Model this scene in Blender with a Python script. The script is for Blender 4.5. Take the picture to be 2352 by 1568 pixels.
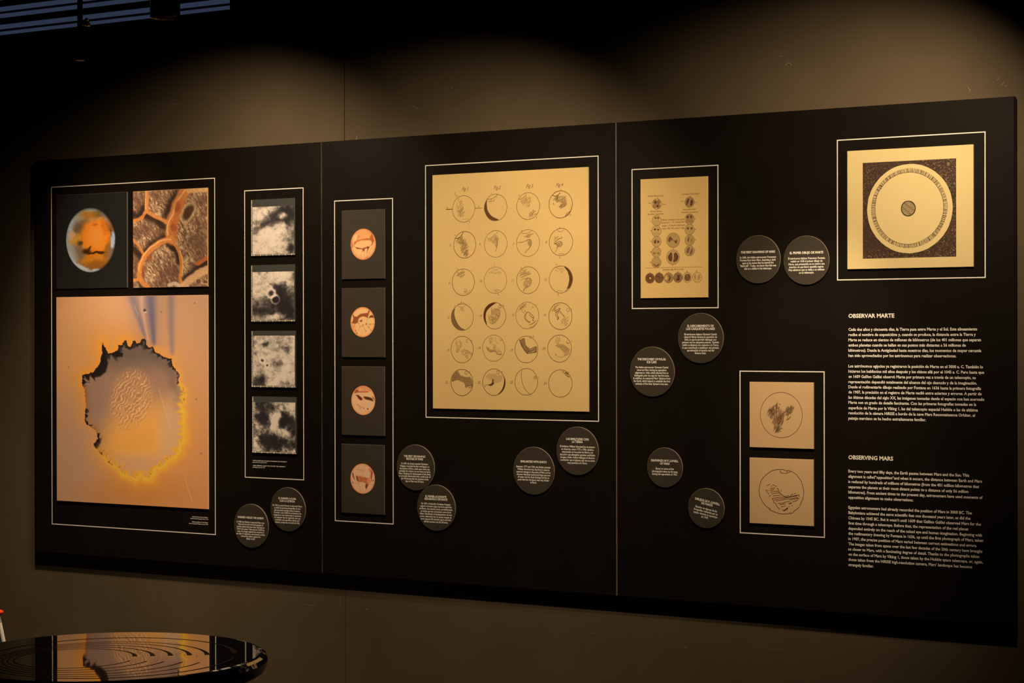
import bpy, math, random
import numpy as np
from mathutils import Vector

# ------------------------------------------------------------------ start clean
for o in list(bpy.data.objects):
    bpy.data.objects.remove(o, do_unlink=True)
scene = bpy.context.scene
COL = scene.collection

# ------------------------------------------------------------------ camera
CAM = np.array([3.7064, -6.0908, 1.55])
YAW, PITCH, ROLL, FPX = 0.549235, -0.00261, -0.001817, 4531.13
W0, H0 = 2352, 1568
_f = np.array([-math.sin(YAW), math.cos(YAW), 0.0])
_r = np.array([math.cos(YAW), math.sin(YAW), 0.0])
_u = np.array([0, 0, 1.0])
FWD = _f * math.cos(PITCH) + _u * math.sin(PITCH)
_u2 = _u * math.cos(PITCH) - _f * math.sin(PITCH)
RGT = _r * math.cos(ROLL) + _u2 * math.sin(ROLL)
UPV = _u2 * math.cos(ROLL) - _r * math.sin(ROLL)
cd = bpy.data.cameras.new('camera')
cam = bpy.data.objects.new('camera', cd)
COL.objects.link(cam)
cd.sensor_fit = 'HORIZONTAL'
cd.sensor_width = 36.0
cd.lens = FPX * 36.0 / W0
cd.clip_start = 0.05
cd.clip_end = 100
from mathutils import Matrix
cam.matrix_world = Matrix(((RGT[0], UPV[0], -FWD[0], CAM[0]),
                           (RGT[1], UPV[1], -FWD[1], CAM[1]),
                           (RGT[2], UPV[2], -FWD[2], CAM[2]),
                           (0, 0, 0, 1)))
scene.camera = cam

# ------------------------------------------------------------------ world, exposure
wd = bpy.data.worlds.new('dusk_sky')
scene.world = wd
wd.use_nodes = True
bgn = wd.node_tree.nodes['Background']
bgn.inputs[0].default_value = (0.023, 0.032, 0.060, 1)
bgn.inputs[1].default_value = 1.0
scene.view_settings.view_transform = 'Standard'
scene.view_settings.look = 'None'
scene.view_settings.gamma = 1.0
scene.view_settings.use_curve_mapping = False
scene.view_settings.exposure = 0.0

# lamp settings: x, y, z of the lamp mouth, watts, azimuth towards the wall (deg, + to the right), tilt from straight down (deg), half cone (deg)
LAMP_COL = (1.0, 0.74, 0.46)
LAMPS = [(-0.944, -0.820, 2.668, 56, -22.1, 36.0, 59.0),
         (-1.272, -0.964, 2.879, 186, -58.0, 21.0, 33.5),
         (0.432, -1.176, 2.723, 117, -32.8, 43.2, 46.3),
         (1.933, -1.008, 2.728, 120, -36.9, 51.9, 40.2),
         (1.062, -0.940, 2.727, 93, 9.0, 34.9, 15.9),
         (-1.150, -1.120, 2.800, 92, -36.5, 57.5, 14.5)]
LC = np.array(LAMP_COL)

# ------------------------------------------------------------------ helpers
def lin(c):
    c = np.asarray(c, float) / 255.0
    return np.where(c <= 0.04045, c / 12.92, ((c + 0.055) / 1.055) ** 2.4)

def alb(c, L):
    """paint colour that shows as sRGB c in a place lit by light L"""
    v = lin(c) / np.asarray(L)
    m = np.max(v, axis=-1, keepdims=True)
    return v * np.minimum(1.0, 0.92 / np.maximum(m, 1e-6))

WLOC = {}
def link(o, parent=None):
    COL.objects.link(o)
    if parent is not None:
        o.parent = parent
    return o

def tag(o, label=None, cat=None, group=None, kind=None):
    if label: o['label'] = label
    if cat: o['category'] = cat
    if group: o['group'] = group
    if kind: o['kind'] = kind
    return o

def thing(name, loc, label, cat, group=None):
    o = bpy.data.objects.new(name, None)
    o.empty_display_size = 0.05
    o.location = loc
    COL.objects.link(o)
    WLOC[o.name] = np.array(loc, float)
    return tag(o, label, cat, group)

def part(name, verts, faces, mat, parent=None, smooth=False, cols=None, loc=None):
    """mesh from world-space vertices; stored relative to its parent thing"""
    v = np.asarray(verts, float).reshape(-1, 3)
    off = np.zeros(3)
    if parent is not None:
        off = WLOC[parent.name]
    elif loc is not None:
        off = np.array(loc, float)
    v = v - off
    me = bpy.data.meshes.new(name)
    if isinstance(faces, np.ndarray) and faces.ndim == 2:
        n, k = faces.shape
        me.vertices.add(len(v)); me.vertices.foreach_set('co', v.ravel())
        me.loops.add(n * k); me.loops.foreach_set('vertex_index', faces.ravel().astype(np.int32))
        me.polygons.add(n); me.polygons.foreach_set('loop_start', np.arange(0, n * k, k, dtype=np.int32))
        me.update(calc_edges=True)
    else:
        me.from_pydata([tuple(p) for p in v], [], [tuple(int(i) for i in f) for f in faces])
    me.materials.append(mat)
    if cols is not None:
        at = me.color_attributes.new('print', 'FLOAT_COLOR', 'POINT')
        c = np.ones((len(v), 4)); c[:, :3] = np.asarray(cols).reshape(-1, 3)
        at.data.foreach_set('color', c.ravel().astype(np.float32))
    if smooth:
        me.polygons.foreach_set('use_smooth', np.ones(len(me.polygons), bool))
    o = bpy.data.objects.new(name, me)
    if parent is None and loc is not None:
        o.location = loc
    link(o, parent)
    WLOC[o.name] = off
    return o

def box_vf(x0, x1, y0, y1, z0, z1, bev=0.0):
    """box; with bev the front (y0) edges are chamfered"""
    if bev <= 0:
        v = [(x0, y0, z0), (x1, y0, z0), (x1, y1, z0), (x0, y1, z0),
             (x0, y0, z1), (x1, y0, z1), (x1, y1, z1), (x0, y1, z1)]
        f = [(0, 1, 5, 4), (1, 2, 6, 5), (2, 3, 7, 6), (3, 0, 4, 7), (4, 5, 6, 7), (3, 2, 1, 0)]
        return v, f
    b = bev
    v = [(x0 + b, y0, z0 + b), (x1 - b, y0, z0 + b), (x1 - b, y0, z1 - b), (x0 + b, y0, z1 - b),
         (x0, y0 + b, z0), (x1, y0 + b, z0), (x1, y0 + b, z1), (x0, y0 + b, z1),
         (x0, y1, z0), (x1, y1, z0), (x1, y1, z1), (x0, y1, z1)]
    f = [(0, 1, 2, 3), (4, 5, 1, 0), (5, 6, 2, 1), (6, 7, 3, 2), (7, 4, 0, 3),
         (8, 9, 5, 4), (9, 10, 6, 5), (10, 11, 7, 6), (11, 8, 4, 7), (11, 10, 9, 8)]
    return v, f

def lathe_vf(profile, cx, cy, n=64, cap=True):
    """profile [(r, z)] turned about the vertical through cx, cy"""
    v, f = [], []
    for r, z in profile:
        for i in range(n):
            a = 2 * math.pi * i / n
            v.append((cx + r * math.cos(a), cy + r * math.sin(a), z))
    for j in range(len(profile) - 1):
        for i in range(n):
            k = (i + 1) % n
            f.append((j * n + i, j * n + k, (j + 1) * n + k, (j + 1) * n + i))
    if cap:
        f.append(tuple(range(n))[::-1])
        f.append(tuple(range((len(profile) - 1) * n, len(profile) * n)))
    return v, f

def tube_vf(pts, rad, n=10):
    pts = [np.array(p, float) for p in pts]
    v, f = [], []
    for i, p in enumerate(pts):
        t = pts[min(i + 1, len(pts) - 1)] - pts[max(i - 1, 0)]
        t /= np.linalg.norm(t)
        a = np.cross(t, [0, 0, 1.0] if abs(t[2]) < 0.9 else [1.0, 0, 0]); a /= np.linalg.norm(a)
        b = np.cross(t, a)
        rr = rad[i] if isinstance(rad, (list, tuple)) else rad
        for k in range(n):
            q = 2 * math.pi * k / n
            v.append(p + rr * (a * math.cos(q) + b * math.sin(q)))
    for i in range(len(pts) - 1):
        for k in range(n):
            m = (k + 1) % n
            f.append((i * n + k, i * n + m, (i + 1) * n + m, (i + 1) * n + k))
    f.append(tuple(range(n))[::-1])
    f.append(tuple(range((len(pts) - 1) * n, len(pts) * n)))
    return v, f

def merge(*vfs):
    V, F = [], []
    for v, f in vfs:
        n = len(V)
        V += [tuple(p) for p in v]
        F += [tuple(i + n for i in q) for q in f]
    return V, F

# --- materials (all procedural)
def mat(name, color, rough=0.6, metal=0.0, spec=0.5, noise=0.0, nscale=20.0, bump=0.0, bscale=200.0, emit=None, ior=None):
    m = bpy.data.materials.new(name)
    m.use_nodes = True
    nt = m.node_tree
    p = nt.nodes['Principled BSDF']
    p.inputs['Base Color'].default_value = (*[float(c) for c in color], 1)
    p.inputs['Roughness'].default_value = rough
    p.inputs['Metallic'].default_value = metal
    p.inputs['Specular IOR Level'].default_value = spec
    if ior: p.inputs['IOR'].default_value = ior
    tc = nt.nodes.new('ShaderNodeTexCoord')
    if noise > 0:
        n = nt.nodes.new('ShaderNodeTexNoise'); n.inputs['Scale'].default_value = nscale
        n.inputs['Detail'].default_value = 6
        nt.links.new(tc.outputs['Object'], n.inputs['Vector'])
        mr = nt.nodes.new('ShaderNodeMapRange')
        mr.inputs['From Min'].default_value = 0.3; mr.inputs['From Max'].default_value = 0.7
        mr.inputs['To Min'].default_value = 1 - noise; mr.inputs['To Max'].default_value = 1 + noise
        nt.links.new(n.outputs['Fac'], mr.inputs['Value'])
        mx = nt.nodes.new('ShaderNodeVectorMath'); mx.operation = 'SCALE'
        mx.inputs[0].default_value = [float(c) for c in color]
        nt.links.new(mr.outputs[0], mx.inputs['Scale'])
        nt.links.new(mx.outputs[0], p.inputs['Base Color'])
    if bump > 0:
        n2 = nt.nodes.new('ShaderNodeTexNoise'); n2.inputs['Scale'].default_value = bscale
        n2.inputs['Detail'].default_value = 4
        nt.links.new(tc.outputs['Object'], n2.inputs['Vector'])
        b = nt.nodes.new('ShaderNodeBump'); b.inputs['Strength'].default_value = bump
        b.inputs['Distance'].default_value = 0.002
        nt.links.new(n2.outputs['Fac'], b.inputs['Height'])
        nt.links.new(b.outputs[0], p.inputs['Normal'])
    if emit:
        p.inputs['Emission Color'].default_value = (*emit[0], 1)
        p.inputs['Emission Strength'].default_value = emit[1]
    return m

def print_mat(name, rough=0.55, spec=0.25):
    """flat print: the colour of the ink is carried by the 'print' attribute"""
    m = bpy.data.materials.new(name)
    m.use_nodes = True
    nt = m.node_tree
    p = nt.nodes['Principled BSDF']
    a = nt.nodes.new('ShaderNodeAttribute'); a.attribute_name = 'print'
    nt.links.new(a.outputs['Color'], p.inputs['Base Color'])
    p.inputs['Roughness'].default_value = rough
    p.inputs['Specular IOR Level'].default_value = spec
    return m

M_WALL = mat('dark_painted_plaster', (0.098, 0.075, 0.046), 0.75, spec=0.25, noise=0.10, nscale=3.5, bump=0.12, bscale=60)
M_ROOM = mat('dark_room_paint', (0.03, 0.027, 0.024), 0.8, spec=0.2, noise=0.1)
M_FLOOR = mat('dark_floor', (0.022, 0.020, 0.018), 0.5, spec=0.3, noise=0.15, nscale=2)
M_CEIL = mat('black_ceiling_paint', (0.012, 0.012, 0.012), 0.9, spec=0.1, noise=0.1)
M_PANEL = mat('matt_black_panel', (0.0075, 0.0058, 0.0045), 0.40, spec=0.20, noise=0.12, nscale=6)
M_CORE = mat('pale_board_core', (0.22, 0.18, 0.13), 0.7, spec=0.2, noise=0.25, nscale=9)
M_CORE2 = mat('dark_board_core', (0.07, 0.058, 0.042), 0.7, spec=0.2, noise=0.5, nscale=14)  # same board core in a darker, more mottled tone, for the left joint
M_WHITE = mat('white_vinyl_print', (0.80, 0.78, 0.74), 0.6, spec=0.2, noise=0.04, nscale=40)
M_DISC = mat('charcoal_disc_face', (0.044, 0.037, 0.029), 0.5, spec=0.3, noise=0.06, nscale=8)
M_DISCEDGE = mat('pale_disc_edge', (0.22, 0.18, 0.13), 0.55, spec=0.3, noise=0.1, nscale=30)
M_PRINT = print_mat('printed_picture')
M_INK = print_mat('printed_ink', 0.6, 0.2)
M_CARD = mat('grey_brown_card', (0.046, 0.039, 0.031), 0.45, spec=0.3, noise=0.06, nscale=12)
M_CARDEDGE = mat('acrylic_card_edge', (0.10, 0.09, 0.08), 0.3, spec=0.5, noise=0.05)
M_BRONZE = mat('dark_bronze_metal', (0.42, 0.29, 0.15), 0.22, metal=1.0, noise=0.05)
M_BLACKMETAL = mat('black_lacquered_metal', (0.02, 0.018, 0.016), 0.3, metal=0.6, spec=0.5, noise=0.1)
M_GLOSS = mat('polished_black_glass', (0.006, 0.006, 0.006), 0.02, spec=0.5, noise=0.1, ior=2.3)
M_GROOVE = mat('matt_black_groove', (0.006, 0.005, 0.004), 0.5, spec=0.1, noise=0.1)
M_SLAT = mat('dark_slat', (0.02, 0.02, 0.024), 0.6, spec=0.3, noise=0.15, nscale=15)
M_RED = mat('glossy_red', (0.85, 0.06, 0.03), 0.3, spec=0.5, noise=0.04)
M_OFFWHITE = mat('off_white_post', (0.84, 0.80, 0.72), 0.5, spec=0.3, noise=0.08, nscale=30)
M_LENS = mat('lamp_lens', (0.9, 0.85, 0.7), 0.3, noise=0.02, emit=((1.0, 0.78, 0.5), 6.0))
M_FOIL = mat('crumpled_foil', (0.55, 0.55, 0.52), 0.35, metal=0.8, noise=0.3, nscale=60, bump=0.6, bscale=120)

# --- photograph survey: a measured image point -> its place on a plane parallel to the wall
YF = -0.035            # front of the exhibit panels (wall plane is y = 0)
YP = YF - 0.0065        # front of the mounted prints
YD = YF - 0.0055       # front of the caption discs
def survey(px, py, y=YF):
    px = np.asarray(px, float); py = np.asarray(py, float)
    d = (px[..., None] - W0 / 2) / FPX * RGT + (H0 / 2 - py[..., None]) / FPX * UPV + FWD
    t = (y - CAM[1]) / d[..., 1]
    return CAM[0] + d[..., 0] * t, CAM[2] + d[..., 2] * t

def crop(ox, oy, s):
    return lambda pts: np.asarray(pts, float) / s + np.array([ox, oy])

def rect(c, y):
    x, z = survey([p[0] for p in c], [p[1] for p in c], y)
    return ((x[0] + x[2]) / 2, (x[1] + x[3]) / 2, (z[2] + z[3]) / 2, (z[0] + z[1]) / 2)

# --- numeric noise for the printed photographs
def vnoise(x, y, seed):
    rs = np.random.RandomState(seed)
    g = rs.rand(256, 256)
    xi = np.floor(x).astype(int); yi = np.floor(y).astype(int)
    fx = x - xi; fy = y - yi
    fx = fx * fx * (3 - 2 * fx); fy = fy * fy * (3 - 2 * fy)
    a = g[xi % 256, yi % 256]; b = g[(xi + 1) % 256, yi % 256]
    c = g[xi % 256, (yi + 1) % 256]; d = g[(xi + 1) % 256, (yi + 1) % 256]
    return a * (1 - fx) * (1 - fy) + b * fx * (1 - fy) + c * (1 - fx) * fy + d * fx * fy

def fbm(x, y, seed, octv=5, gain=0.5):
    s = 0; a = 1; t = 0
    for i in range(octv):
        s = s + a * vnoise(x * 2 ** i, y * 2 ** i, seed + i * 7)
        t += a; a *= gain
    return s / t

def sstep(a, b, x):
    t = np.clip((x - a) / (b - a), 0, 1)
    return t * t * (3 - 2 * t)

def mixc(c, col, a):
    return c * (1 - a[..., None]) + np.asarray(col, float) * a[..., None]

def seg_dist(x, y, pts, closed=False):
    """distance to a polyline, arc length of the nearest point and total length"""
    pts = np.asarray(pts, float)
    if closed: pts = np.vstack([pts, pts[:1]])
    best = np.full(x.shape, 1e9); arc = np.zeros(x.shape); L = 0.0
    for (x0, y0), (x1, y1) in zip(pts[:-1], pts[1:]):
        dx, dy = x1 - x0, y1 - y0
        l2 = dx * dx + dy * dy + 1e-9
        t = np.clip(((x - x0) * dx + (y - y0) * dy) / l2, 0, 1)
        d = np.hypot(x - x0 - t * dx, y - y0 - t * dy)
        m = d < best
        best = np.where(m, d, best)
        arc = np.where(m, L + t * math.sqrt(l2), arc)
        L += math.sqrt(l2)
    return best, arc, L

def inside(x, y, pts):
    pts = np.asarray(pts, float)
    r = np.zeros(x.shape, bool)
    n = len(pts); j = n - 1
    for i in range(n):
        xi, yi = pts[i]; xj, yj = pts[j]
        c = ((yi > y) != (yj > y)) & (x < (xj - xi) * (y - yi) / (yj - yi + 1e-12) + xi)
        r ^= c
        j = i
    return r

def fill(x, y, pts, soft=3.0):
    """soft-edged coverage of a polygon"""
    d = seg_dist(x, y, pts, True)[0]
    d = np.where(inside(x, y, pts), d, -d)
    return sstep(-soft, soft, d)

def blob(x, y, cx, cy, rx, ry, ang=0, soft=0.5):
    a = math.radians(ang); dx = x - cx; dy = y - cy
    u = (dx * math.cos(a) + dy * math.sin(a)) / rx; v = (-dx * math.sin(a) + dy * math.cos(a)) / ry
    return 1 - sstep(1 - soft, 1 + soft, np.hypot(u, v))

# --- picture on a fine grid: corners in measured points, colours from fn(x, y) in crop units
def picture(name, fn, corners_px, crop_o, crop_s, nx, ny, R, y, L, parent, inset=0.0009):
    x0, x1, z0, z1 = R
    u, w = np.meshgrid(np.linspace(0, 1, nx), np.linspace(0, 1, ny))
    tl, tr, bl, br = [np.array(c) for c in corners_px]
    P = (tl * ((1 - u) * (1 - w))[..., None] + tr * (u * (1 - w))[..., None]
         + bl * ((1 - u) * w)[..., None] + br * (u * w)[..., None])
    cx = (P[..., 0] - crop_o[0]) * crop_s; cy = (P[..., 1] - crop_o[1]) * crop_s
    c = fn(cx, cy)
    X = x0 + inset + (x1 - x0 - 2 * inset) * u; Z = z1 - inset - (z1 - z0 - 2 * inset) * w
    v = np.stack([X, np.full_like(X, y), Z], -1).reshape(-1, 3)
    i = np.arange(nx * ny).reshape(ny, nx)
    f = np.stack([i[:-1, :-1], i[1:, :-1], i[1:, 1:], i[:-1, 1:]], -1).reshape(-1, 4)
    return part(name, v, f, M_PRINT, parent, cols=alb(c.reshape(-1, 3), L))

# --- line drawings: strips and patches of ink on the paper
class Ink:
    def __init__(self, y, paper, ink, tr):
        self.v, self.f, self.c = [], [], []
        self.y, self.paper, self.ink, self.tr = y, np.asarray(paper), np.asarray(ink), tr
        self.lift = 0
    def _pts(self, pts):
        p = self.tr(pts)
        x, z = survey(p[:, 0], p[:, 1], self.y)
        return np.stack([x, z], -1)
    def _col(self, t):
        t = 1 - (1 - min(t, 1.0)) ** 1.7
        return self.paper * (1 - t) + self.ink * t
    def _add(self, pts2, faces, t):
        n = len(self.v)
        self.lift += 1
        yy = self.y - 0.00015 - 0.0000008 * self.lift
        self.v += [(p[0], yy, p[1]) for p in pts2]
        self.f += [tuple(i + n for i in q) for q in faces]
        self.c += [self._col(t)] * len(pts2)
    def poly(self, pts, t):
        q = self._pts(pts)
        self._add(q, [tuple(range(len(q)))], t)
    def strip(self, q, w, t, closed=False):
        q = np.asarray(q, float)
        if closed: q = np.vstack([q, q[:1]])
        n = len(q)
        tan = np.zeros_like(q)
        tan[1:-1] = q[2:] - q[:-2]; tan[0] = q[1] - q[0]; tan[-1] = q[-1] - q[-2]
        if closed: tan[0] = tan[-1] = q[1] - q[-2]
        tan /= np.linalg.norm(tan, axis=1)[:, None] + 1e-12
        nor = np.stack([-tan[:, 1], tan[:, 0]], -1)
        ww = np.broadcast_to(np.asarray(w, float), (n,))[:, None] / 2
        P = np.vstack([q + nor * ww, q - nor * ww])
        self._add(P, [(i, i + 1, n + i + 1, n + i) for i in range(n - 1)], t)
    def line(self, pts, w, t, smooth=True, closed=False):
        p = np.asarray(pts, float)
        if smooth and len(p) > 2: p = catmull(p, 6)
        self.strip(self._pts(p), w, t, closed)
    def circ(self, c, r, w, t, a0=0, a1=360, wob=0.0, seed=0):
        """c, r already on the wall plane"""
        n = max(8, int(abs(a1 - a0) / 6))
        a = np.radians(np.linspace(a0, a1, n + 1))
        rr = r * (1 + wob * (vnoise(np.cos(a) * 2 + 9, np.sin(a) * 2 + 9, seed) - 0.5))
        q = np.stack([c[0] + rr * np.cos(a), c[1] + rr * np.sin(a)], -1)
        if a1 - a0 >= 360: self.strip(q[:-1], w, t, True)
        else: self.strip(q, w, t)
    def scribble(self, poly, n, ang, length, w, t, seed=1, jit=12):
        """short hatching strokes scattered in a polygon (crop units)"""
        rs = random.Random(seed)
        P = np.asarray(poly, float)
        lo, hi = P.min(0), P.max(0)
        k = 0; tries = 0
        while k < n and tries < n * 20:
            tries += 1
            x = rs.uniform(lo[0], hi[0]); y = rs.uniform(lo[1], hi[1])
            if not inside(np.array([x]), np.array([y]), P)[0]: continue
            a = math.radians(ang + rs.uniform(-jit, jit)); l = length * rs.uniform(0.5, 1.2) / 2
            dx, dy = l * math.cos(a), -l * math.sin(a)
            q = self._pts([(x - dx, y - dy), (x, y), (x + dx, y + dy)])
            self.strip(q, [w * 0.4, w, w * 0.4], t * rs.uniform(0.6, 1.0))
            k += 1
    def build(self, name, parent):
        return part(name, self.v, self.f, M_INK, parent, cols=np.array(self.c))

def catmull(p, k):
    p = np.vstack([2 * p[0] - p[1], p, 2 * p[-1] - p[-2]])
    out = []
    for i in range(1, len(p) - 2):
        for j in range(k):
            t = j / k
            out.append(0.5 * ((2 * p[i]) + (-p[i - 1] + p[i + 1]) * t + (2 * p[i - 1] - 5 * p[i] + 4 * p[i + 1] - p[i + 2]) * t * t
                              + (-p[i - 1] + 3 * p[i] - 3 * p[i + 1] + p[i + 2]) * t ** 3))
    out.append(p[-2])
    return np.array(out)

# --- lettering: each line set in the built-in face, fitted to its measured width
_fc = {}
def glyphs(text, bold, shear=0.0):
    key = (text, bold, shear)
    if key in _fc: return _fc[key]
    cu = bpy.data.curves.new('t', 'FONT')
    cu.body = text; cu.size = 1.0; cu.resolution_u = 2; cu.offset = bold; cu.shear = shear
    cu.fill_mode = 'FRONT'
    ob = bpy.data.objects.new('t', cu)
    COL.objects.link(ob)
    bpy.context.view_layer.update()
    me = ob.evaluated_get(bpy.context.evaluated_depsgraph_get()).to_mesh()
    n = len(me.vertices)
    v = np.empty(n * 3); me.vertices.foreach_get('co', v)
    v = v.reshape(-1, 3)[:, :2].copy()
    f = [tuple(p.vertices) for p in me.polygons]
    ob.to_mesh_clear()
    bpy.data.objects.remove(ob); bpy.data.curves.remove(cu)
    _fc[key] = (v, f)
    return v, f

class Text:
    def __init__(self, y): self.v, self.f, self.y = [], [], y
    def line(self, text, xz, size, width=None, align='L', bold=0.012, rot=0.0, pivot=None, shear=0.0, maxw=None):
        v, f = glyphs(text, bold, shear)
        v = v.copy()
        if len(v) == 0: return
        x0, x1 = v[:, 0].min(), v[:, 0].max()
        sx = size if width is None else width / (x1 - x0)
        if maxw is not None: sx = maxw
        v[:, 0] = (v[:, 0] - x0) * sx; v[:, 1] *= size
        wd_ = (x1 - x0) * sx
        if align == 'C': v[:, 0] -= wd_ / 2
        if align == 'R': v[:, 0] -= wd_
        v += np.array(xz)
        if rot:
            a = math.radians(rot); p = np.array(pivot); d = v - p
            v = p + np.stack([d[:, 0] * math.cos(a) - d[:, 1] * math.sin(a), d[:, 0] * math.sin(a) + d[:, 1] * math.cos(a)], -1)
        n = len(self.v)
        self.v += [(a, self.y, b) for a, b in v]
        self.f += [tuple(i + n for i in q)[::-1] for q in f]
    def build(self, name, parent, m=None, col=None):
        cols = None if col is None else np.tile(np.asarray(col), (len(self.v), 1))
        return tag(part(name, self.v, self.f, m or M_WHITE, parent, cols=cols), kind='stuff')

def natural_width(text, bold):
    v, f = glyphs(text, bold)
    return v[:, 0].max() - v[:, 0].min()

# ================================================================== THE ROOM
XL, XR, YB, ZC = -4.6, 5.6, -7.6, 3.7
WX0, WX1, WZ0, WZ1 = -4.3, -1.33, 2.848, 3.40      # window high in the wall
SEAM = -0.769
def wall_back():
    g = 0.0016; dp = 0.004
    V, F = [], []
    def quad(x0, x1, z0, z1, y=0.0):
        n = len(V); V.extend([(x0, y, z0), (x1, y, z0), (x1, y, z1), (x0, y, z1)]); F.append((n, n + 1, n + 2, n + 3))
    quad(XL, WX0, 0, ZC); quad(WX0, WX1, 0, WZ0); quad(WX0, WX1, WZ1, ZC)
    quad(WX1, SEAM - g, 0, ZC); quad(SEAM + g, XR, 0, ZC); quad(SEAM - g, SEAM + g, 0, ZC, dp)
    n = len(V)
    V.extend([(SEAM - g, 0, 0), (SEAM - g, 0, ZC), (SEAM - g, dp, ZC), (SEAM - g, dp, 0),
              (SEAM + g, 0, 0), (SEAM + g, 0, ZC), (SEAM + g, dp, ZC), (SEAM + g, dp, 0)])
    F.append((n, n + 1, n + 2, n + 3)); F.append((n + 4, n + 7, n + 6, n + 5))
    n = len(V); d = 0.16                              # reveal of the window
    V.extend([(WX0, 0, WZ0), (WX1, 0, WZ0), (WX1, 0, WZ1), (WX0, 0, WZ1), (WX0, d, WZ0), (WX1, d, WZ0), (WX1, d, WZ1), (WX0, d, WZ1)])
    F.extend([(n, n + 4, n + 5, n + 1), (n + 1, n + 5, n + 6, n + 2), (n + 2, n + 6, n + 7, n + 3), (n + 3, n + 7, n + 4, n)])
    o = part('wall_back', V, F, M_WALL)
    return tag(o, kind='structure')
WALLB = wall_back()
tag(part('floor', *box_vf(XL, XR, YB, 0, -0.1, 0), M_FLOOR), kind='structure')
tag(part('ceiling', *box_vf(XL, XR, YB, 0.16, ZC, ZC + 0.1), M_CEIL), kind='structure')
tag(part('wall_left', *box_vf(XL - 0.1, XL, YB, 0.16, 0, ZC), M_ROOM), kind='structure')
tag(part('wall_right', *box_vf(XR, XR + 0.1, YB, 0.16, 0, ZC), M_ROOM), kind='structure')
tag(part('wall_front', *box_vf(XL, XR, YB - 0.1, YB, 0, ZC), M_ROOM), kind='structure')

# small knocks and scratches in the wall paint
def scuffs():
    K = [([(700, 1387), (712, 1389), (726, 1390)], .0018), ([(945, 243), (953, 246), (960, 250)], .0018), ([(781, 1365), (783, 1395)], .0016),
         ([(918, 190), (925, 188)], .0016), ([(1790, 130), (1798, 128)], .002), ([(1803, 150), (1812, 144), (1818, 150)], .003),
         ([(818, 322), (819, 316), (820, 311)], .004), ([(1700, 122), (1702, 124)], .003), ([(1355, 1452), (1366, 1454)], .0015),
         ([(1572, 1487), (1578, 1488)], .002), ([(1740, 1488), (1800, 1492)], .0012), ([(388, 240), (410, 238)], .0015), ([(1725, 20), (1727, 28)], .002),
         ([(2290, 185), (2296, 178)], .002), ([(2300, 196), (2306, 189)], .002), ([(2309, 197), (2313, 197)], .002), ([(2224, 200), (2229, 210)], .0025),
         ([(1035, 200), (1041, 203)], .002), ([(840, 1397), (848, 1399)], .003)]
    I = Ink(-0.0001, (0.2, 0.17, 0.13), (0.2, 0.17, 0.13), lambda p: np.asarray(p, float))
    for p, w in K: I.line(p, w, 0.5)
    return I.build('scuff_marks', WALLB)
tag(scuffs(), kind='stuff')

# --- window with its louvre
wf = tag(part('window_1', *merge(box_vf(WX0, WX1, 0.10, 0.14, WZ0, WZ0 + 0.012), box_vf(WX0, WX1, 0.10, 0.14, WZ1 - 0.03, WZ1),
         box_vf(WX0, WX0 + 0.03, 0.10, 0.14, WZ0, WZ1), box_vf(WX1 - 0.012, WX1, 0.10, 0.14, WZ0, WZ1)), M_SLAT), kind='structure')
bl = thing('louvre_blind', ((WX0 + WX1) / 2, 0.06, WZ0), 'dark horizontal slatted louvre in the high window at top left, dusk blue between slats', 'blind')
zz = WZ0 + 0.004
k = 0
def slat(z0, z1):
    v, f = box_vf(WX0 + 0.02, WX1 - 0.002, 0.052, 0.066, z0, z1)
    part('slat', v, f, M_SLAT, bl)
slat(zz, zz + 0.004); zz += 0.004
while zz < WZ1 - 0.08:
    zz += 0.021; slat(zz, zz + 0.007); zz += 0.007
    zz += 0.023; slat(zz, zz + 0.026); zz += 0.026
slat(zz, WZ1)
for xx in (WX0 + 0.03, -2.9, WX1 - 0.008):
    part('side_channel', *box_vf(xx - 0.012, xx + 0.006, 0.068, 0.09, WZ0, WZ1), M_SLAT, bl)

# ================================================================== EXHIBIT PANELS
PZ0, PZ1 = 0.645, 2.294
PX = [-2.362, -0.853, 0.4265, 1.834]
plab = ['left black exhibit panel carrying the large orange crater photograph',
        'middle black exhibit panel carrying the big yellowed sheet of sketches',
        'right black exhibit panel carrying the two white text columns']
PAN = []
for i in range(3):
    a, b = PX[i], PX[i + 1]
    a2 = a + (0.0016 if i else 0); b2 = b - (0.0016 if i < 2 else 0)
    t = thing('exhibit_panel', ((a + b) / 2, -0.01, PZ0), plab[i], 'panel', 'black exhibit panels side by side')
    part('board', *box_vf(a2, b2, YF, -0.012, PZ0, PZ1, 0.0012), M_PANEL, t)
    for xx in (a + 0.15, (a + b) / 2, b - 0.15):      # wall battens that hold the board off the wall
        part('batten', *box_vf(xx - 0.02, xx + 0.02, -0.0122, -0.0002, PZ0 + 0.05, PZ1 - 0.05), M_PANEL, t)
    PAN.append(t)
for i in (1, 2):                                      # pale cut edge showing in the joints
    x = PX[i]
    part('cut_edge', *box_vf(x - 0.0016, x + 0.0014, YF + 0.0004, -0.012, PZ0 + 0.001, PZ1 - 0.001), M_CORE2 if i == 1 else M_CORE, PAN[i])

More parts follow.
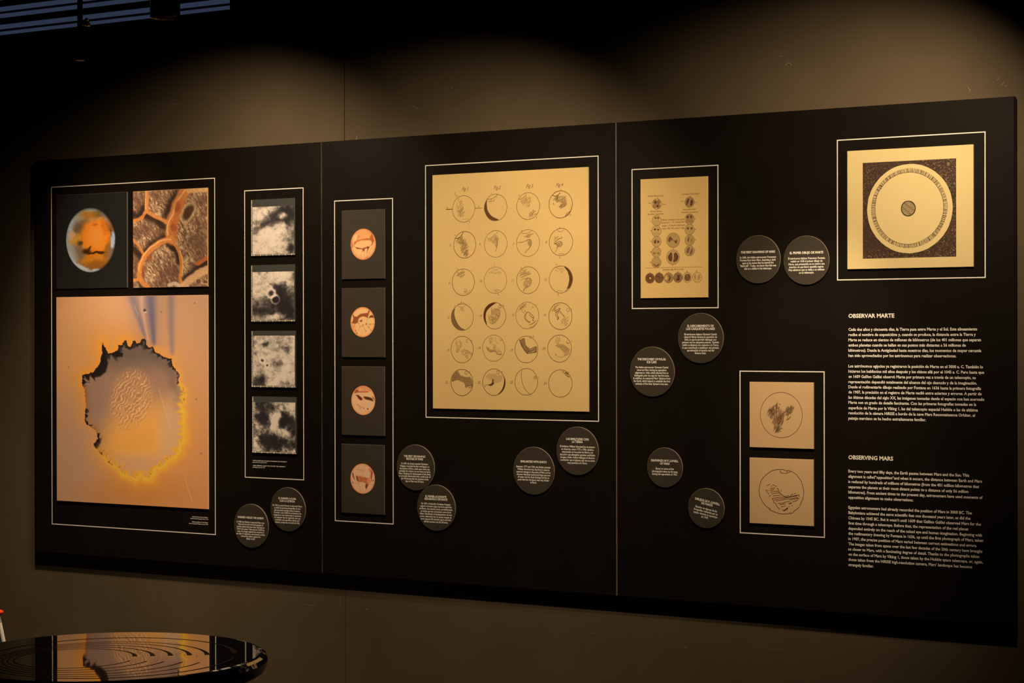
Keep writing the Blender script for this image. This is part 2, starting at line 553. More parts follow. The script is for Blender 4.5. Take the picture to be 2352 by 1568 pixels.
FR = dict(
 F1=[(118, 430), (493, 409), (120, 1203), (495, 1227)], F2=[(561, 438.8), (696, 430.8), (564.4, 1095.5), (698.2, 1101.6)],
 F3=[(768.6, 461.6), (902.5, 455.5), (770.1, 1195), (902.7, 1203.2)], F4=[(977.3, 380.6), (1374.2, 358), (978.9, 957.8), (1374.7, 967.1)],
 F5=[(1451.8, 389.8), (1649.3, 378.9), (1452.5, 708.4), (1649.3, 706.2)], F6=[(1923.3, 323.2), (2263.1, 301.8), (1923.9, 643.3), (2262.5, 636.3)],
 F7=[(1700, 852), (1893.4, 853.8), (1700.3, 1222.9), (1893.4, 1233.6)])
for k, c in FR.items():
    x0, x1, z0, z1 = rect(c, YF)
    h = 0.0017
    pn = PAN[0] if k in ('F1', 'F2') else PAN[1] if k in ('F3', 'F4') else PAN[2]
    ya, yb = YF - 0.0007, YF - 0.0001
    part('border_line', *merge(box_vf(x0 - h, x1 + h, ya, yb, z1 - h, z1 + h), box_vf(x0 - h, x1 + h, ya, yb, z0 - h, z0 + h),
         box_vf(x0 - h, x0 + h, ya, yb, z0 + h, z1 - h), box_vf(x1 - h, x1 + h, ya, yb, z0 + h, z1 - h)), M_WHITE, pn)

# ================================================================== LETTERING ON THE PANELS
def column(head, lines, o, s, left, cap_h, cap_b, name):
    T = Text(YF - 0.0005)
    tr = crop(*o, s)
    def put(text, y, xr, cap, bold):
        p = tr([(left, y), (xr, y)])
        (xa, xb), (za, zb) = survey(p[:, 0], p[:, 1], YF)
        # the right end sits on the same true height: follow the slope of the wall
        T.line(text, (xa, za - cap * 0.40), cap / 0.72, width=xb - xa, bold=bold)
    put(head[0], head[1], head[2], cap_h, 0.032)
    for t, y, xr in lines: put(t, y, xr, cap_b, 0.024)
    T.build(name, PAN[2])
ES = [("Cada dos años y cincuenta días, la Tierra pasa entre Marte y el Sol. Este alineamiento", 318, 1818),
 ("recibe el nombre de «oposición» y, cuando se produce, la distancia entre la Tierra y", 385, 1800),
 ("Marte se reduce en cientos de millones de kilómetros (de los 401 millones que separan", 452, 1866),
 ("ambos planetas cuando se hallan en sus puntos más distantes a 56 millones de", 519, 1672),
 ("kilómetros). Desde la Antigüedad hasta nuestros días, los momentos de mayor cercanía", 586, 1870),
 ("han sido aprovechados por los astrónomos para realizar observaciones.", 653, 1550),
 ("Los astrónomos egipcios ya registraron la posición de Marte en el 3000 a. C. También lo", 788, 1893),
 ("hicieron los babilonios mil años después y los chinos allá por el 1045 a. C. Pero hasta que", 855, 1907),
 ("en 1609 Galileo Galilei observó Marte por primera vez a través de un telescopio, su", 922, 1798),
 ("representación dependió totalmente del alcance del ojo desnudo y de la imaginación.", 990, 1815),
 ("Desde el rudimentario dibujo realizado por Fontana en 1636 hasta la primera fotografía", 1056, 1866),
 ("de 1907, la precisión en el registro de Marte vaciló entre aciertos y errores. A partir de", 1122, 1875),
 ("las últimas décadas del siglo XX, las imágenes tomadas desde el espacio nos han acercado", 1190, 1910),
 ("Marte con un grado de detalle fascinante. Con las primeras fotografías tomadas en la", 1255, 1806),
 ("superficie de Marte por la Viking 1, las del telescopio espacial Hubble o las de altísima", 1325, 1828),
 ("resolución de la cámara HiRISE a bordo de la nave Mars Reconnaissance Orbiter, el", 1390, 1790),
 ("paisaje marciano se ha hecho extrañamente familiar.", 1458, 1160)]
column(("OBSERVAR MARTE", 145, 752), ES, (1920, 700), 5.6, 162, 0.0130, 0.0094, 'lettering')
EN = [("Every two years and fifty days, the Earth passes between Mars and the Sun. This", 280, 1655),
 ("alignment is called“opposition”and when it occurs, the distance between Earth and Mars", 345, 1815),
 ("is reduced by hundreds of millions of kilometres (from the 401 million kilometres that", 410, 1778),
 ("separate the planets at their most distant points to a distance of only 56 million", 475, 1645),
 ("kilometres). From ancient times to the present day, astronomers have used moments of", 540, 1822),
 ("opposition alignment to make observations.", 605, 962),
 ("Egyptian astronomers had already recorded the position of Mars in 3000 BC. The", 730, 1688),
 ("Babylonians achieved the same scientific feat one thousand years later, as did the", 795, 1670),
 ("Chinese by 1045 BC. But it wasn’t until 1609 that Galileo Galilei observed Mars for the", 860, 1800),
 ("first time through a telescope. Before that, the representation of the red planet", 925, 1645),
 ("depended entirely on the reach of the naked eye and human imagination. Beginning with", 990, 1815),
 ("the rudimentary drawing by Fontana in 1636, up until the first photograph of Mars, taken", 1053, 1830),
 ("in 1907, the precise position of Mars varied between correct estimations and errors.", 1118, 1750),
 ("The images taken from space over the last few decades of the 20th century have brought", 1183, 1820),
 ("us closer to Mars, with a fascinating degree of detail. Thanks to the photographs taken", 1247, 1780),
 ("on the surface of Mars by Viking 1, those taken by the Hubble space telescope, or, again,", 1311, 1826),
 ("those taken from the HiRISE high-resolution camera, Mars’ landscape has become", 1376, 1692),
 ("strangely familiar.", 1441, 470)]
column(("OBSERVING MARS", 110, 712), EN, (1920, 1030), 5.405, 155, 0.0130, 0.0094, 'lettering')

def small_caption(lines, o, s, align, pn):
    T = Text(YF - 0.0005)
    tr = crop(*o, s)
    for t, xl, xr, y in lines:
        p = tr([(xl, y), (xr, y)])
        (xa, xb), (za, zb) = survey(p[:, 0], p[:, 1], YF)
        if align == 'L': T.line(t, (xa, za - 0.0018), 0.0058, width=xb - xa, bold=0.015)
        else: T.line(t, (xb, zb - 0.0018), 0.0058, width=xb - xa, align='R', bold=0.015)
    T.build('lettering', pn)
small_caption([("“MARTE OBSERVADO DE CERCA POR PRIMERA VEZ, MARINER 4”", 343, 1670, 208), ("Revista Life, 23 de julio de 1965", 343, 890, 272),
               ("“MARS OBSERVED CLOSELY FOR THE FIRST TIME, MARINER 4”", 343, 1620, 396), ("Life Magazine, July 23, 1965", 343, 815, 462)],
              (560, 1045), 16.8, 'L', PAN[0])
small_caption([("“MARTE VISTO POR LA PRENSA”", 615, 1710, 400), ("Revista National Geographic, Enero, 1975", 515, 1710, 515),
               ("“MARS AS SEEN BY THE PRESS”", 610, 1710, 745), ("National Geographic Magazine, January, 1975", 430, 1710, 858)],
              (420, 1175), 29.4, 'R', PAN[0])

# ================================================================== CAPTION DISCS
def disc(label, cx, cy, w, h, rad, o, s, mid, titles, tpos, body, b0, b1, bw, rot=0.0):
    """cx, cy, w, h: outline in the photo; titles/body: lines with their heights in the crop"""
    x, z = survey([cx - w / 2, cx + w / 2 - 1.5], [cy, cy], YD)
    zc = survey(cx, cy, YD)[1]
    xc = (x[0] + x[1]) / 2
    t = thing('caption_disc', (xc, YF, zc), label, 'disc', 'round black caption discs on the panels')
    n = 72; a = np.linspace(0, 2 * math.pi, n, endpoint=False)
    V, F = [], []
    for rr, yy in ((rad - 0.0008, YD), (rad, YD + 0.0008), (rad, YF - 0.0009)):
        V += [(xc + rr * math.cos(q), yy, zc + rr * math.sin(q)) for q in a]
    edge = []
    for j in range(2):
        for i in range(n):
            m = (i + 1) % n
            edge.append((j * n + i, (j + 1) * n + i, (j + 1) * n + m, j * n + m))
    part('face', V[:n], [tuple(range(n))], M_DISC, t)
    part('rim', V, edge, M_DISCEDGE, t)
    T = Text(YD - 0.0004)
    tr = crop(*o, s)
    def zat(y):
        p = tr([(mid, y)]); return float(survey(p[:, 0], p[:, 1], YD)[1][0])
    def wid(x0, x1, y):
        p = tr([(x0, y), (x1, y)]); q = survey(p[:, 0], p[:, 1], YD)[0]; return float(q[1] - q[0])
    p = tr([(mid, tpos[0][0])]); xm = float(survey(p[:, 0], p[:, 1], YD)[0][0])
    capt = 0.0076; capb = 0.0068
    for tt, (y, x0, x1) in zip(titles, tpos):
        T.line(tt, (xm, zat(y) - capt * 0.5), capt / 0.72, width=wid(x0, x1, y), align='C', bold=0.036, rot=rot, pivot=(xc, zc))
    ys = np.linspace(b0, b1, len(body))
    nw = [natural_width(b, 0.026) for b in body]
    sx = wid(bw[0], bw[1], (b0 + b1) / 2) / max(nw)
    for bb, y in zip(body, ys):
        T.line(bb, (xm, zat(y) - capb * 0.4), capb / 0.72, maxw=sx, align='C', bold=0.026, rot=rot, pivot=(xc, zc))
    T.build('lettering', t)
disc('round black disc with white English text headed THE FIRST DRAWING OF MARS', 1742, 595.5, 104, 110, 0.0805, (1660, 280), 3.399, 275,
     ["THE FIRST DRAWING OF MARS"], [(1014, 143, 410)],
     ["In 1636, the Italian astronomer Francesco", "Fontana first drew Mars, depicting a dark", "spot at its centre that he named the", "“black pill”. Today, we know that this was", "due to a defect in his telescope."], 1056, 1144, (133, 417))
disc('round black disc with white Spanish text headed EL PRIMER DIBUJO DE MARTE', 1852.5, 597.5, 106, 112, 0.081, (1660, 280), 3.399, 654,
     ["EL PRIMER DIBUJO DE MARTE"], [(1019, 525, 786)],
     ["El astrónomo italiano Francesco Fontana", "realizó en 1636 el primer dibujo de", "Marte, que presentaba en su centro una", "mancha a la que llamó «pastilla negra».", "Hoy sabemos que se debía a un defecto", "en su telescopio."], 1064, 1176, (510, 797))
disc('round black disc with white Spanish text headed EL DESCUBRIMIENTO DE LOS CASQUETES POLARES', 1610, 776.5, 106, 115, 0.0855, (1420, 680), 2.704, 511,
     ["EL DESCUBRIMIENTO DE", "LOS CASQUETES POLARES"], [(184, 429, 593), (202, 422, 600)],
     ["El astrónomo italiano Giovanni Cassini", "observó Marte durante la oposición de", "1666, lo que le permitió distinguir por", "primera vez los casquetes polares. También", "midió su distancia con respecto a la Tierra,", "lo que contribuyó a establecer una primera", "aproximación al tamaño real del", "Sistema Solar."], 237, 354, (398, 626))
disc('round black disc with white English text headed THE DISCOVERY OF POLAR ICE CAPS', 1498.5, 853.5, 103, 115, 0.0862, (1420, 680), 2.704, 208,
     ["THE DISCOVERY OF POLAR", "ICE CAPS"], [(391, 118, 294), (409, 176, 236)],
     ["The Italian astronomer Giovanni Cassini", "observed Mars during its opposition", "alignment in 1666, which allowed him to", "distinguish polar ice caps for the first time.", "In addition, he measured Mars’ distance from", "the Earth, which helped to establish the first", "estimate of the Solar System’s true size."], 442, 545, (95, 325))
disc('smaller black disc with level white text headed DRAWINGS, left of the two framed pencil globes', 1527.5, 1073.5, 85, 91, 0.0685, (1420, 680), 2.704, 289,
     ["DRAWINGS OF P. LOWELL", "OF MARS"], [(1021, 204, 373), (1039, 258, 318)],
     ["Based on some of the", "photographs taken by his team", "during the opposition of 1907."], 1072, 1106, (210, 369))
disc('smaller black disc with tilted white text headed DIBUJOS, low on the right panel', 1622.5, 1167, 85, 92, 0.068, (1420, 680), 2.704, 547,
     ["DIBUJOS DE P. LOWELL", "DE MARTE"], [(1272, 472, 628), (1290, 513, 584)],
     ["Basados en algunas de las", "fotografías realizadas por su", "equipo durante la oposición", "de 1907."], 1320, 1374, (464, 614), rot=-10.5)
disc('round black disc with white English text headed THE FIRST GEOGRAPHIC FEATURE OF MARS', 955, 1073.5, 86, 105, 0.0848, (900, 970), 4.704, 247,
     ["THE FIRST GEOGRAPHIC", "FEATURE OF MARS"], [(365, 131, 365), (394, 157, 338)],
     ["In 1659, the Dutch scientist Christiaan", "Huygens recorded the first real feature on", "the surface of Mars, a dark spot, which was", "probably the volcano we now know as Syrtis", "Major. Studying the displacement of this point,", "he correctly determined with a small error of", "just 40 minutes that the duration of the", "day on Mars was 24 hours."], 447, 637, (78, 423))
disc('round black disc with white Spanish text headed EL PRIMER ACCIDENTE GEOGRÁFICO DE MARTE', 1002.5, 1166, 91, 106, 0.085, (900, 970), 4.704, 476,
     ["EL PRIMER ACCIDENTE", "GEOGRÁFICO DE MARTE"], [(800, 363, 591), (828, 353, 601)],
     ["En 1659, el holandés Christiaan Huygens", "registró el primer rasgo real de la superficie", "de Marte, una mancha oscura, probablemente", "el volcán que hoy conocemos como Syrtis", "Major. Estudiando el desplazamiento de este", "punto, determinó con un escaso margen de", "error (apenas 40 minutos) que la duración", "del día marciano era de 24 horas."], 881, 1075, (300, 655))
disc('round black disc with white English text headed SIMILARITIES WITH EARTH', 1226.5, 1081, 97, 110, 0.0855, (900, 970), 4.704, 1530,
     ["SIMILARITIES WITH EARTH"], [(423, 1389, 1670)],
     ["Between 1777 and 1784, the British scientist", "William Herschel was the first to observe", "seasonal changes in the poles of Mars and to", "discover that they harboured large amounts", "of water and ice. Both findings led him to", "posit that the red planet was very similar", "to Earth."], 481, 649, (1347, 1715))
disc('round black disc with white Spanish text headed LAS SIMILITUDES CON LA TIERRA', 1327, 1035.5, 100, 111, 0.0853, (900, 970), 4.704, 2005,
     ["LAS SIMILITUDES CON", "LA TIERRA"], [(179, 1884, 2126), (208, 1945, 2062)],
     ["El británico William Herschel fue el primero", "en observar, entre 1777 y 1784, cambios", "estacionales en los polos de Marte y en", "descubrir que albergaban grandes cantidades", "de agua y hielo. Ambos hallazgos le llevaron", "a aventurar que el planeta rojo era un astro", "muy parecido a la Tierra."], 262, 438, (1814, 2194))
disc('leftmost and lowest round black disc, white English text about a spacecraft', 577.5, 1207.5, 79, 101, 0.0858, (530, 1110), 10.117, 463,
     ["MARINER 4 BELIES THE LEGEND"], [(792, 162, 763)],
     ["In 1965, the Mariner 4 spacecraft flew over", "Mars and took the first photographs of", "another planet that were ever sent back to", "Earth from space. Taken almost 10,000 km", "away, the images negated the existence of", "any type of vegetation, and showed a surface", "covered by craters, typical of a", "lifeless world."], 903, 1288, (135, 800))
disc('round black disc with white Spanish text, just below the frame of grey surface photographs', 662, 1169.5, 78, 101, 0.085, (530, 1110), 10.117, 1315,
     ["EL MARINER 4 ACABA", "CON LA LEYENDA"], [(348, 1100, 1510), (408, 1130, 1488)],
     ["En 1965, la sonda Mariner 4 sobrevoló Marte", "y realizó las primeras fotografías de otro", "planeta jamás enviadas desde el espacio.", "Tomadas a casi 10.000 km de distancia, las", "imágenes no solo desmentían la existencia", "de cualquier tipo de vegetación sino que", "mostraban una superficie cubierta por", "cráteres, propia de un mundo sin vida."], 520, 910, (973, 1655))

# ================================================================== MOUNTED PRINTS
def print_thing(name, corners, label, cat, edge, group=None, body=None):
    R = rect(corners, YP)
    t = thing(name, ((R[0] + R[1]) / 2, YF, R[2]), label, cat, group)
    part('board', *box_vf(R[0], R[1], YP, YF - 0.0009, R[2], R[3], 0.0009), edge, t)
    return t, R

# ---- planet photograph (top left)
L_A = 0.90 * LC
C_MARS = [(128.6, 449), (291.4, 440.2), (129.6, 663.3), (292.4, 660)]
t, R = print_thing('planet_print', C_MARS, 'square print of a blurry orange planet on black, top left corner of the frame', 'print', M_CARDEDGE, 'prints in the left frame')
def f_planet(x, y):
    bg = np.array([30, 26, 20.0])
    n1 = fbm(x / 60, y / 60, 3); n2 = fbm(x / 22, y / 22, 9, 4)
    wx = x + 40 * (n1 - .5) + 14 * (n2 - .5); wy = y + 40 * (fbm(x / 60, y / 60, 21) - .5)
    c = np.ones(x.shape + (3,)) * np.array([136, 98, 58.0])
    B = [(310, 820, 66, 300, 6, (160, 156, 146), 1, .6), (345, 660, 46, 90, 30, (172, 168, 156), .9, .6), (410, 690, 70, 120, 25, (112, 78, 44), .95, .5),
         (425, 565, 70, 50, -35, (158, 150, 116), .9, .6), (500, 505, 110, 24, -6, (160, 154, 126), .9, .6), (520, 560, 100, 50, 0, (176, 104, 28), .9, .6), (660, 545, 80, 70, 30, (122, 84, 38), .9, .6),
         (560, 620, 130, 34, -8, (182, 138, 98), .8, .6), (470, 640, 60, 30, -20, (118, 84, 44), .8, .6), (350, 850, 66, 70, 0, (204, 136, 48), .95, .6), (318, 780, 34, 60, 0, (208, 152, 104), .8, .6), (390, 820, 40, 60, 0, (206, 132, 36), .7, .6),
         (600, 720, 165, 120, -16, (226, 118, 24), 1, .35), (590, 850, 168, 185, 0, (236, 120, 22), 1, .22), (590, 800, 95, 125, 0, (246, 142, 52), .8, .7), (700, 690, 50, 90, -10, (206, 102, 22), .8, .5),
         (575, 1070, 150, 70, 0, (204, 112, 18), .95, .5), (600, 1125, 130, 50, -8, (140, 78, 22), .85, .5), (390, 980, 70, 90, -20, (126, 96, 62), .9, .6), (330, 980, 40, 110, -22, (166, 150, 128), .8, .6),
         (730, 960, 46, 130, 15, (150, 88, 28), .9, .5), (775, 960, 30, 90, 12, (128, 96, 78), .8, .5), (762, 700, 34, 90, -18, (146, 84, 34), .8, .5), (762, 760, 12, 60, -6, (90, 56, 30), .8, .5),
         (788, 835, 24, 84, 0, (214, 210, 208), 1, .5), (772, 790, 12, 40, 0, (150, 150, 160), .8, .6), (415, 875, 26, 34, 0, (74, 46, 18), .9, .6), (495, 968, 50, 34, 0, (58, 30, 8), 1, .6),
         (590, 985, 115, 13, 0, (66, 34, 8), 1, .5), (650, 990, 40, 12, 0, (72, 36, 8), .9, .5), (525, 935, 12, 24, 0, (66, 34, 8), .9, .5), (585, 668, 26, 12, 0, (176, 90, 26), .8, .5),
         (320, 1075, 34, 90, -30, (178, 170, 156), .9, .6), (420, 1150, 130, 30, 26, (186, 178, 162), .95, .5), (560, 1188, 140, 18, -4, (196, 184, 168), .9, .5), (560, 490, 120, 14, 2, (150, 148, 132), .7, .6), (690, 560, 20, 90, -32, (136, 130, 128), .6, .6)]
    for cx, cy, rx, ry, a, col, al, so in B:
        c = mixc(c, col, al * blob(wx, wy, cx, cy, rx, ry, a, so))
    c = c * (0.93 + 0.14 * fbm(x / 14, y / 14, 5, 3))[..., None]
    r = np.hypot((x - 535) / 281, (y - 838) / 366)
    lm = np.clip(-(x - 535) / 281 * .8 + (y - 838) / 366 * .35 + .2, 0, 1)
    c = mixc(c, (150, 146, 140), .6 * sstep(.93, 1.0, r) * lm)
    c = c * (1 - .45 * sstep(.90, 1.0, r) * (1 - lm))[..., None]
    return mixc(c, bg, sstep(.975, 1.01, r))
picture('picture', f_planet, C_MARS, (100, 380), 4.9, 190, 240, R, YP - 0.0003, L_A, t)

# ---- rock polygons print
L_A2 = 0.93 * LC
C_CELL = [(304.7, 440.2), (475.9, 430.6), (306, 661.2), (477.6, 658)]
t, R = print_thing('rock_texture_print', C_CELL, 'square print of brown rock plates edged in glowing orange, right of the planet print', 'print',
                   mat('rock_print_edge', alb((215, 150, 90), L_A2), 0.5, noise=0.1), 'prints in the left frame')
def f_cells(x, y):
    n1 = fbm(x / 90, y / 90, 31); n2 = fbm(x / 30, y / 30, 33, 4)
    wx = x + 24 * (fbm(x / 70, y / 70, 41) - .5); wy = y + 24 * (fbm(x / 70, y / 70, 43) - .5)
    # streaky stone surface, streaks run down to the lower left
    n3 = fbm(x / 130, y / 130, 35, 3)
    a = math.radians(64); u = wx * math.cos(a) + wy * math.sin(a); v = -wx * math.sin(a) + wy * math.cos(a)
    st = .62 * fbm(u / 46, v / 12 + 5 * n1 + 2 * n3, 51, 4) + .38 * fbm(x / 15, y / 15, 53, 4, .65)
    c = np.ones(x.shape + (3,)) * np.array([150, 102, 68.0])
    c = mixc(c, (104, 66, 42), .8 * sstep(.52, .34, st))
    c = mixc(c, (204, 154, 98), .85 * sstep(.52, .66, st))
    c = mixc(c, (238, 196, 134), .8 * sstep(.62, .72, st) * sstep(.4, .6, n1 + .1))
    for cx, cy, rx, ry, ang in [(1090, 420, 60, 120, 0), (1060, 760, 60, 60, 0), (1060, 1120, 60, 170, 0), (1300, 1330, 90, 40, 0), (1440, 1220, 110, 100, 0), (1250, 330, 60, 40, 0), (1740, 860, 120, 200, 20), (1760, 400, 80, 50, 0), (1340, 760, 60, 60, 0), (1180, 700, 60, 40, 0), (1600, 300, 60, 40, 0)]:
        c = mixc(c, (104, 66, 42), .6 * blob(wx, wy, cx, cy, rx, ry, ang, .7))
    for cx, cy, rx, ry, ang in [(1110, 620, 70, 34, 30), (1340, 960, 100, 46, -35), (1560, 640, 40, 150, 20), (1540, 860, 60, 120, -20), (1640, 1080, 60, 160, 10), (1210, 1230, 60, 90, 0), (1700, 720, 120, 60, 0), (1800, 270, 60, 40, 0), (1790, 1290, 70, 60, 0), (1300, 520, 60, 60, 0)]:
        c = mixc(c, (222, 172, 110), .5 * blob(wx, wy, cx, cy, rx, ry, ang, .8) * sstep(.38, .58, st))
    def band(pts, w, col, al, soft=.35):
        nonlocal c
        d = seg_dist(wx, wy, catmull(np.array(pts, float), 4))[0]
        c = mixc(c, col, al * (1 - sstep(w / 2 * (1 - soft), w / 2 * (1 + soft), d)))
    for pts, w in [([(1140, 560), (1250, 610), (1380, 700)], 60), ([(1550, 280), (1450, 400), (1400, 540)], 90), ([(1390, 810), (1230, 900), (1140, 1000)], 80), ([(1410, 890), (1500, 970), (1530, 1080)], 50),
                   ([(1850, 1090), (1700, 1190), (1590, 1300)], 70), ([(1000, 930), (1070, 1000), (1110, 1060)], 60), ([(1010, 560), (1080, 560), (1130, 480)], 60), ([(1090, 1310), (1150, 1370)], 60)]:
        band(pts, w * 1.15, (52, 32, 21), .9, .75)
    O = (212, 122, 54)
    for pts, w, col in [([(1165, 270), (1165, 400), (1160, 500), (1205, 545), (1300, 590), (1395, 645)], 42, O), ([(1160, 500), (1110, 580), (1000, 640)], 34, O),
                   ([(1640, 240), (1560, 340), (1510, 440), (1475, 560), (1445, 660), (1440, 760), (1450, 830)], 120, (206, 118, 54)), ([(1560, 420), (1500, 560), (1470, 680), (1470, 790)], 90, (196, 104, 48)),
                   ([(1450, 825), (1330, 860), (1230, 930), (1150, 1010), (1105, 1100), (1085, 1190), (1090, 1280), (1180, 1370)], 64, O),
                   ([(1440, 830), (1520, 940), (1555, 1060), (1560, 1180), (1550, 1290), (1590, 1380)], 40, O), ([(1000, 830), (1060, 890), (1125, 990)], 30, O), ([(1090, 1280), (1000, 1290)], 34, O),
                   ([(1570, 1375), (1660, 1290), (1750, 1220), (1850, 1170)], 90, (224, 160, 100)), ([(1850, 1030), (1790, 1070), (1740, 1110)], 46, (190, 96, 44)), ([(1640, 280), (1850, 260)], 60, (214, 150, 84)), ([(1420, 1350), (1480, 1330), (1540, 1360)], 40, (214, 168, 124))]:
        band(pts, w, col, .95)
    for pts, w in [([(1600, 270), (1495, 420), (1455, 560), (1395, 680), (1415, 780)], 14), ([(1440, 830), (1320, 850), (1200, 930), (1120, 1020), (1070, 1180)], 14), ([(1540, 960), (1575, 1090), (1570, 1240)], 12), ([(1150, 290), (1148, 490)], 12)]:
        band(pts, w, (240, 170, 90), .8, .6)
    for cx, cy, rx, ry, ang in [(1465, 695, 32, 42, 0), (1510, 470, 34, 60, 10), (1195, 1045, 30, 40, 0), (1135, 1165, 22, 40, 0), (1125, 1235, 18, 26, 0)]:
        c = mixc(c, (150, 74, 38), .8 * blob(wx, wy, cx, cy, rx, ry, ang, .5))
    c = mixc(c, (226, 178, 112), .8 * blob(wx, wy, 1632, 525, 72, 122, 30, .25)); c = mixc(c, (76, 44, 26), .95 * blob(wx, wy, 1632, 525, 50, 96, 30, .35))
    return c * (0.86 + 0.28 * fbm(x / 9, y / 9, 61, 3))[..., None]
picture('picture', f_cells, C_CELL, (100, 380), 4.9, 200, 250, R, YP - 0.0003, L_A2, t)

# ---- crater print
C_CRAT = [(129.7, 682.3), (477.6, 677.2), (130, 1149), (477.6, 1170)]
L_B = 0.79 * LC
t, R = print_thing('crater_print', C_CRAT, 'large print of a jagged glowing crater on orange ground, below the planet print', 'print',
                   mat('crater_print_edge', alb((220, 155, 100), L_B), 0.5, noise=0.1), 'prints in the left frame')
RIM = [(352, 375), (368, 402), (385, 435), (420, 425), (440, 415), (447, 385), (470, 385), (478, 357), (492, 352), (500, 380), (515, 395), (530, 362), (540, 357), (550, 375), (575, 368), (590, 350), (605, 352), (612, 385),
       (628, 400), (640, 392), (655, 408), (668, 430), (690, 440), (715, 460), (750, 465), (756, 500), (770, 515), (790, 540), (800, 565), (792, 590), (803, 620), (820, 635), (826, 680), (815, 730), (816, 750), (828, 790),
       (820, 830), (830, 880), (824, 920), (826, 950), (800, 970), (802, 1005), (770, 1045), (735, 1065), (700, 1100), (665, 1100), (642, 1165), (600, 1168), (575, 1145), (548, 1178), (500, 1150), (470, 1146), (440, 1110),
       (410, 1085), (370, 1050), (345, 1020), (310, 988), (302, 960), (325, 925), (308, 885), (278, 855), (250, 840), (245, 790), (255, 750), (248, 700), (252, 660), (228, 612), (232, 562), (275, 550), (300, 535), (328, 510), (343, 470), (350, 430)]
def f_crater(x, y):
    wx = x + 18 * (fbm(x / 20, y / 20, 71, 4) - .5); wy = y + 18 * (fbm(x / 20, y / 20, 73, 4) - .5)
    d, arc, LL = seg_dist(wx, wy, RIM, True)
    ins = inside(wx, wy, RIM)
    th = np.degrees(np.arctan2(y - 760, x - 530))             # 0 right, 90 down
    U = np.clip((x - 75) / 880, 0, 1); V = np.clip((y - 100) / 1215, 0, 1)
    g = lambda a, b, c_, d_: (np.array(a) * ((1 - U) * (1 - V))[..., None] + np.array(b) * (U * (1 - V))[..., None] + np.array(c_) * ((1 - U) * V)[..., None] + np.array(d_) * (U * V)[..., None])
    out = g((208, 138, 82), (192, 136, 92), (186, 130, 86), (202, 124, 64))
    out = mixc(out, (170, 124, 96), .5 * blob(x, y, 190, 950, 110, 260, 0, .8))
    out = mixc(out, (190, 110, 44), .6 * blob(x, y, 560, 1240, 260, 90, 0, .8))
    out = mixc(out, (186, 122, 62), .5 * blob(x, y, 300, 380, 160, 160, 0, .8))
    hal = np.exp(-d / 48.0)
    wgt = .35 + .65 * np.clip(np.cos(np.radians(th + 120)), 0, 1) + .6 * np.clip(np.cos(np.radians(th - 60)), 0, 1)
    out = mixc(out, (226, 134, 36), np.clip(hal * wgt * .95, 0, 1))
    out = mixc(out, (250, 180, 50), np.clip(np.exp(-d / 12.0) * np.clip(np.cos(np.radians(th - 45)) + .2, 0, 1), 0, 1))
    # dust fans above the rim
    def fan(x0, y0, x1, y1, w0, w1, col, al):
        nonlocal out
        q = np.clip((y0 - y) / (y0 - y1), 0, 1.2)
        cx = x0 + (x1 - x0) * q; w = w0 + (w1 - w0) * q
        m = np.exp(-((x - cx) / w) ** 2) * sstep(y0 + 8, y0 - 30, y)
        out = mixc(out, col, np.clip(al * m, 0, 1))
    fan(640, 400, 590, 90, 70, 110, (158, 118, 102), .6)
    fan(655, 395, 632, 90, 10, 34, (104, 90, 96), .9)
    fan(606, 350, 525, 90, 8, 30, (122, 102, 100), .8)
    fan(757, 450, 752, 290, 12, 20, (134, 106, 100), .75)
    fan(625, 380, 590, 200, 5, 10, (206, 150, 112), .6)
    # inside: grey-brown at the top running to orange at the foot
    inn = np.ones(x.shape + (3,)) * np.array([112, 86, 66.0])
    inn = mixc(inn, (158, 110, 76), sstep(430, 620, y))
    inn = mixc(inn, (198, 132, 74), sstep(600, 850, y + .25 * (x - 530)))
    inn = mixc(inn, (232, 150, 58), .9 * blob(x, y, 600, 960, 230, 170, -20, .8))
    inn = mixc(inn, (146, 108, 84), .75 * blob(x, y, 300, 700, 90, 220, 0, .8))
    inn = mixc(inn, (190, 146, 110), .6 * blob(x, y, 760, 860, 70, 220, 10, .8))
    inn = mixc(inn, (196, 138, 96), .7 * blob(x, y, 560, 1080, 200, 60, 0, .8))
    inn = mixc(inn, (150, 106, 78), .6 * blob(x, y, 720, 580, 70, 90, 0, .8))
    # dunes in the middle
    m = blob(x, y, 520, 700, 112, 166, 8, .28)
    a = math.radians(-50); u = x * math.cos(a) + y * math.sin(a); v = -x * math.sin(a) + y * math.cos(a)
    w_ = v + 34 * (fbm(x / 34, y / 34, 81, 3) - .5) + 9 * (fbm(x / 11, y / 11, 83, 2) - .5) + 3 * np.sin(u / 9)
    s = np.abs(((w_ / 20) % 1) - .5) * 2
    vis = sstep(.30, .48, fbm(x / 24, y / 24, 87, 3))
    ridge = sstep(.62, .98, s) * vis; trough = sstep(.55, .1, s)
    inn = mixc(inn, (204, 136, 76), .45 * m)
    inn = mixc(inn, (146, 92, 50), .5 * m * trough * vis)
    inn = mixc(inn, (238, 176, 114), .9 * m * ridge)
    # toothed walls: dark clusters along the upper left, glowing ones from the right round to the foot
    k1 = fbm(arc / 55.0, arc * 0 + 3.3, 91, 3)
    tri = 1 - np.abs(((arc / 34.0 + 1.2 * k1) % 1) - .5) * 2
    tooth = .25 + tri * (.5 + .9 * fbm(arc / 22.0, arc * 0 + 7.7, 93, 2))
    dk = np.zeros(x.shape)
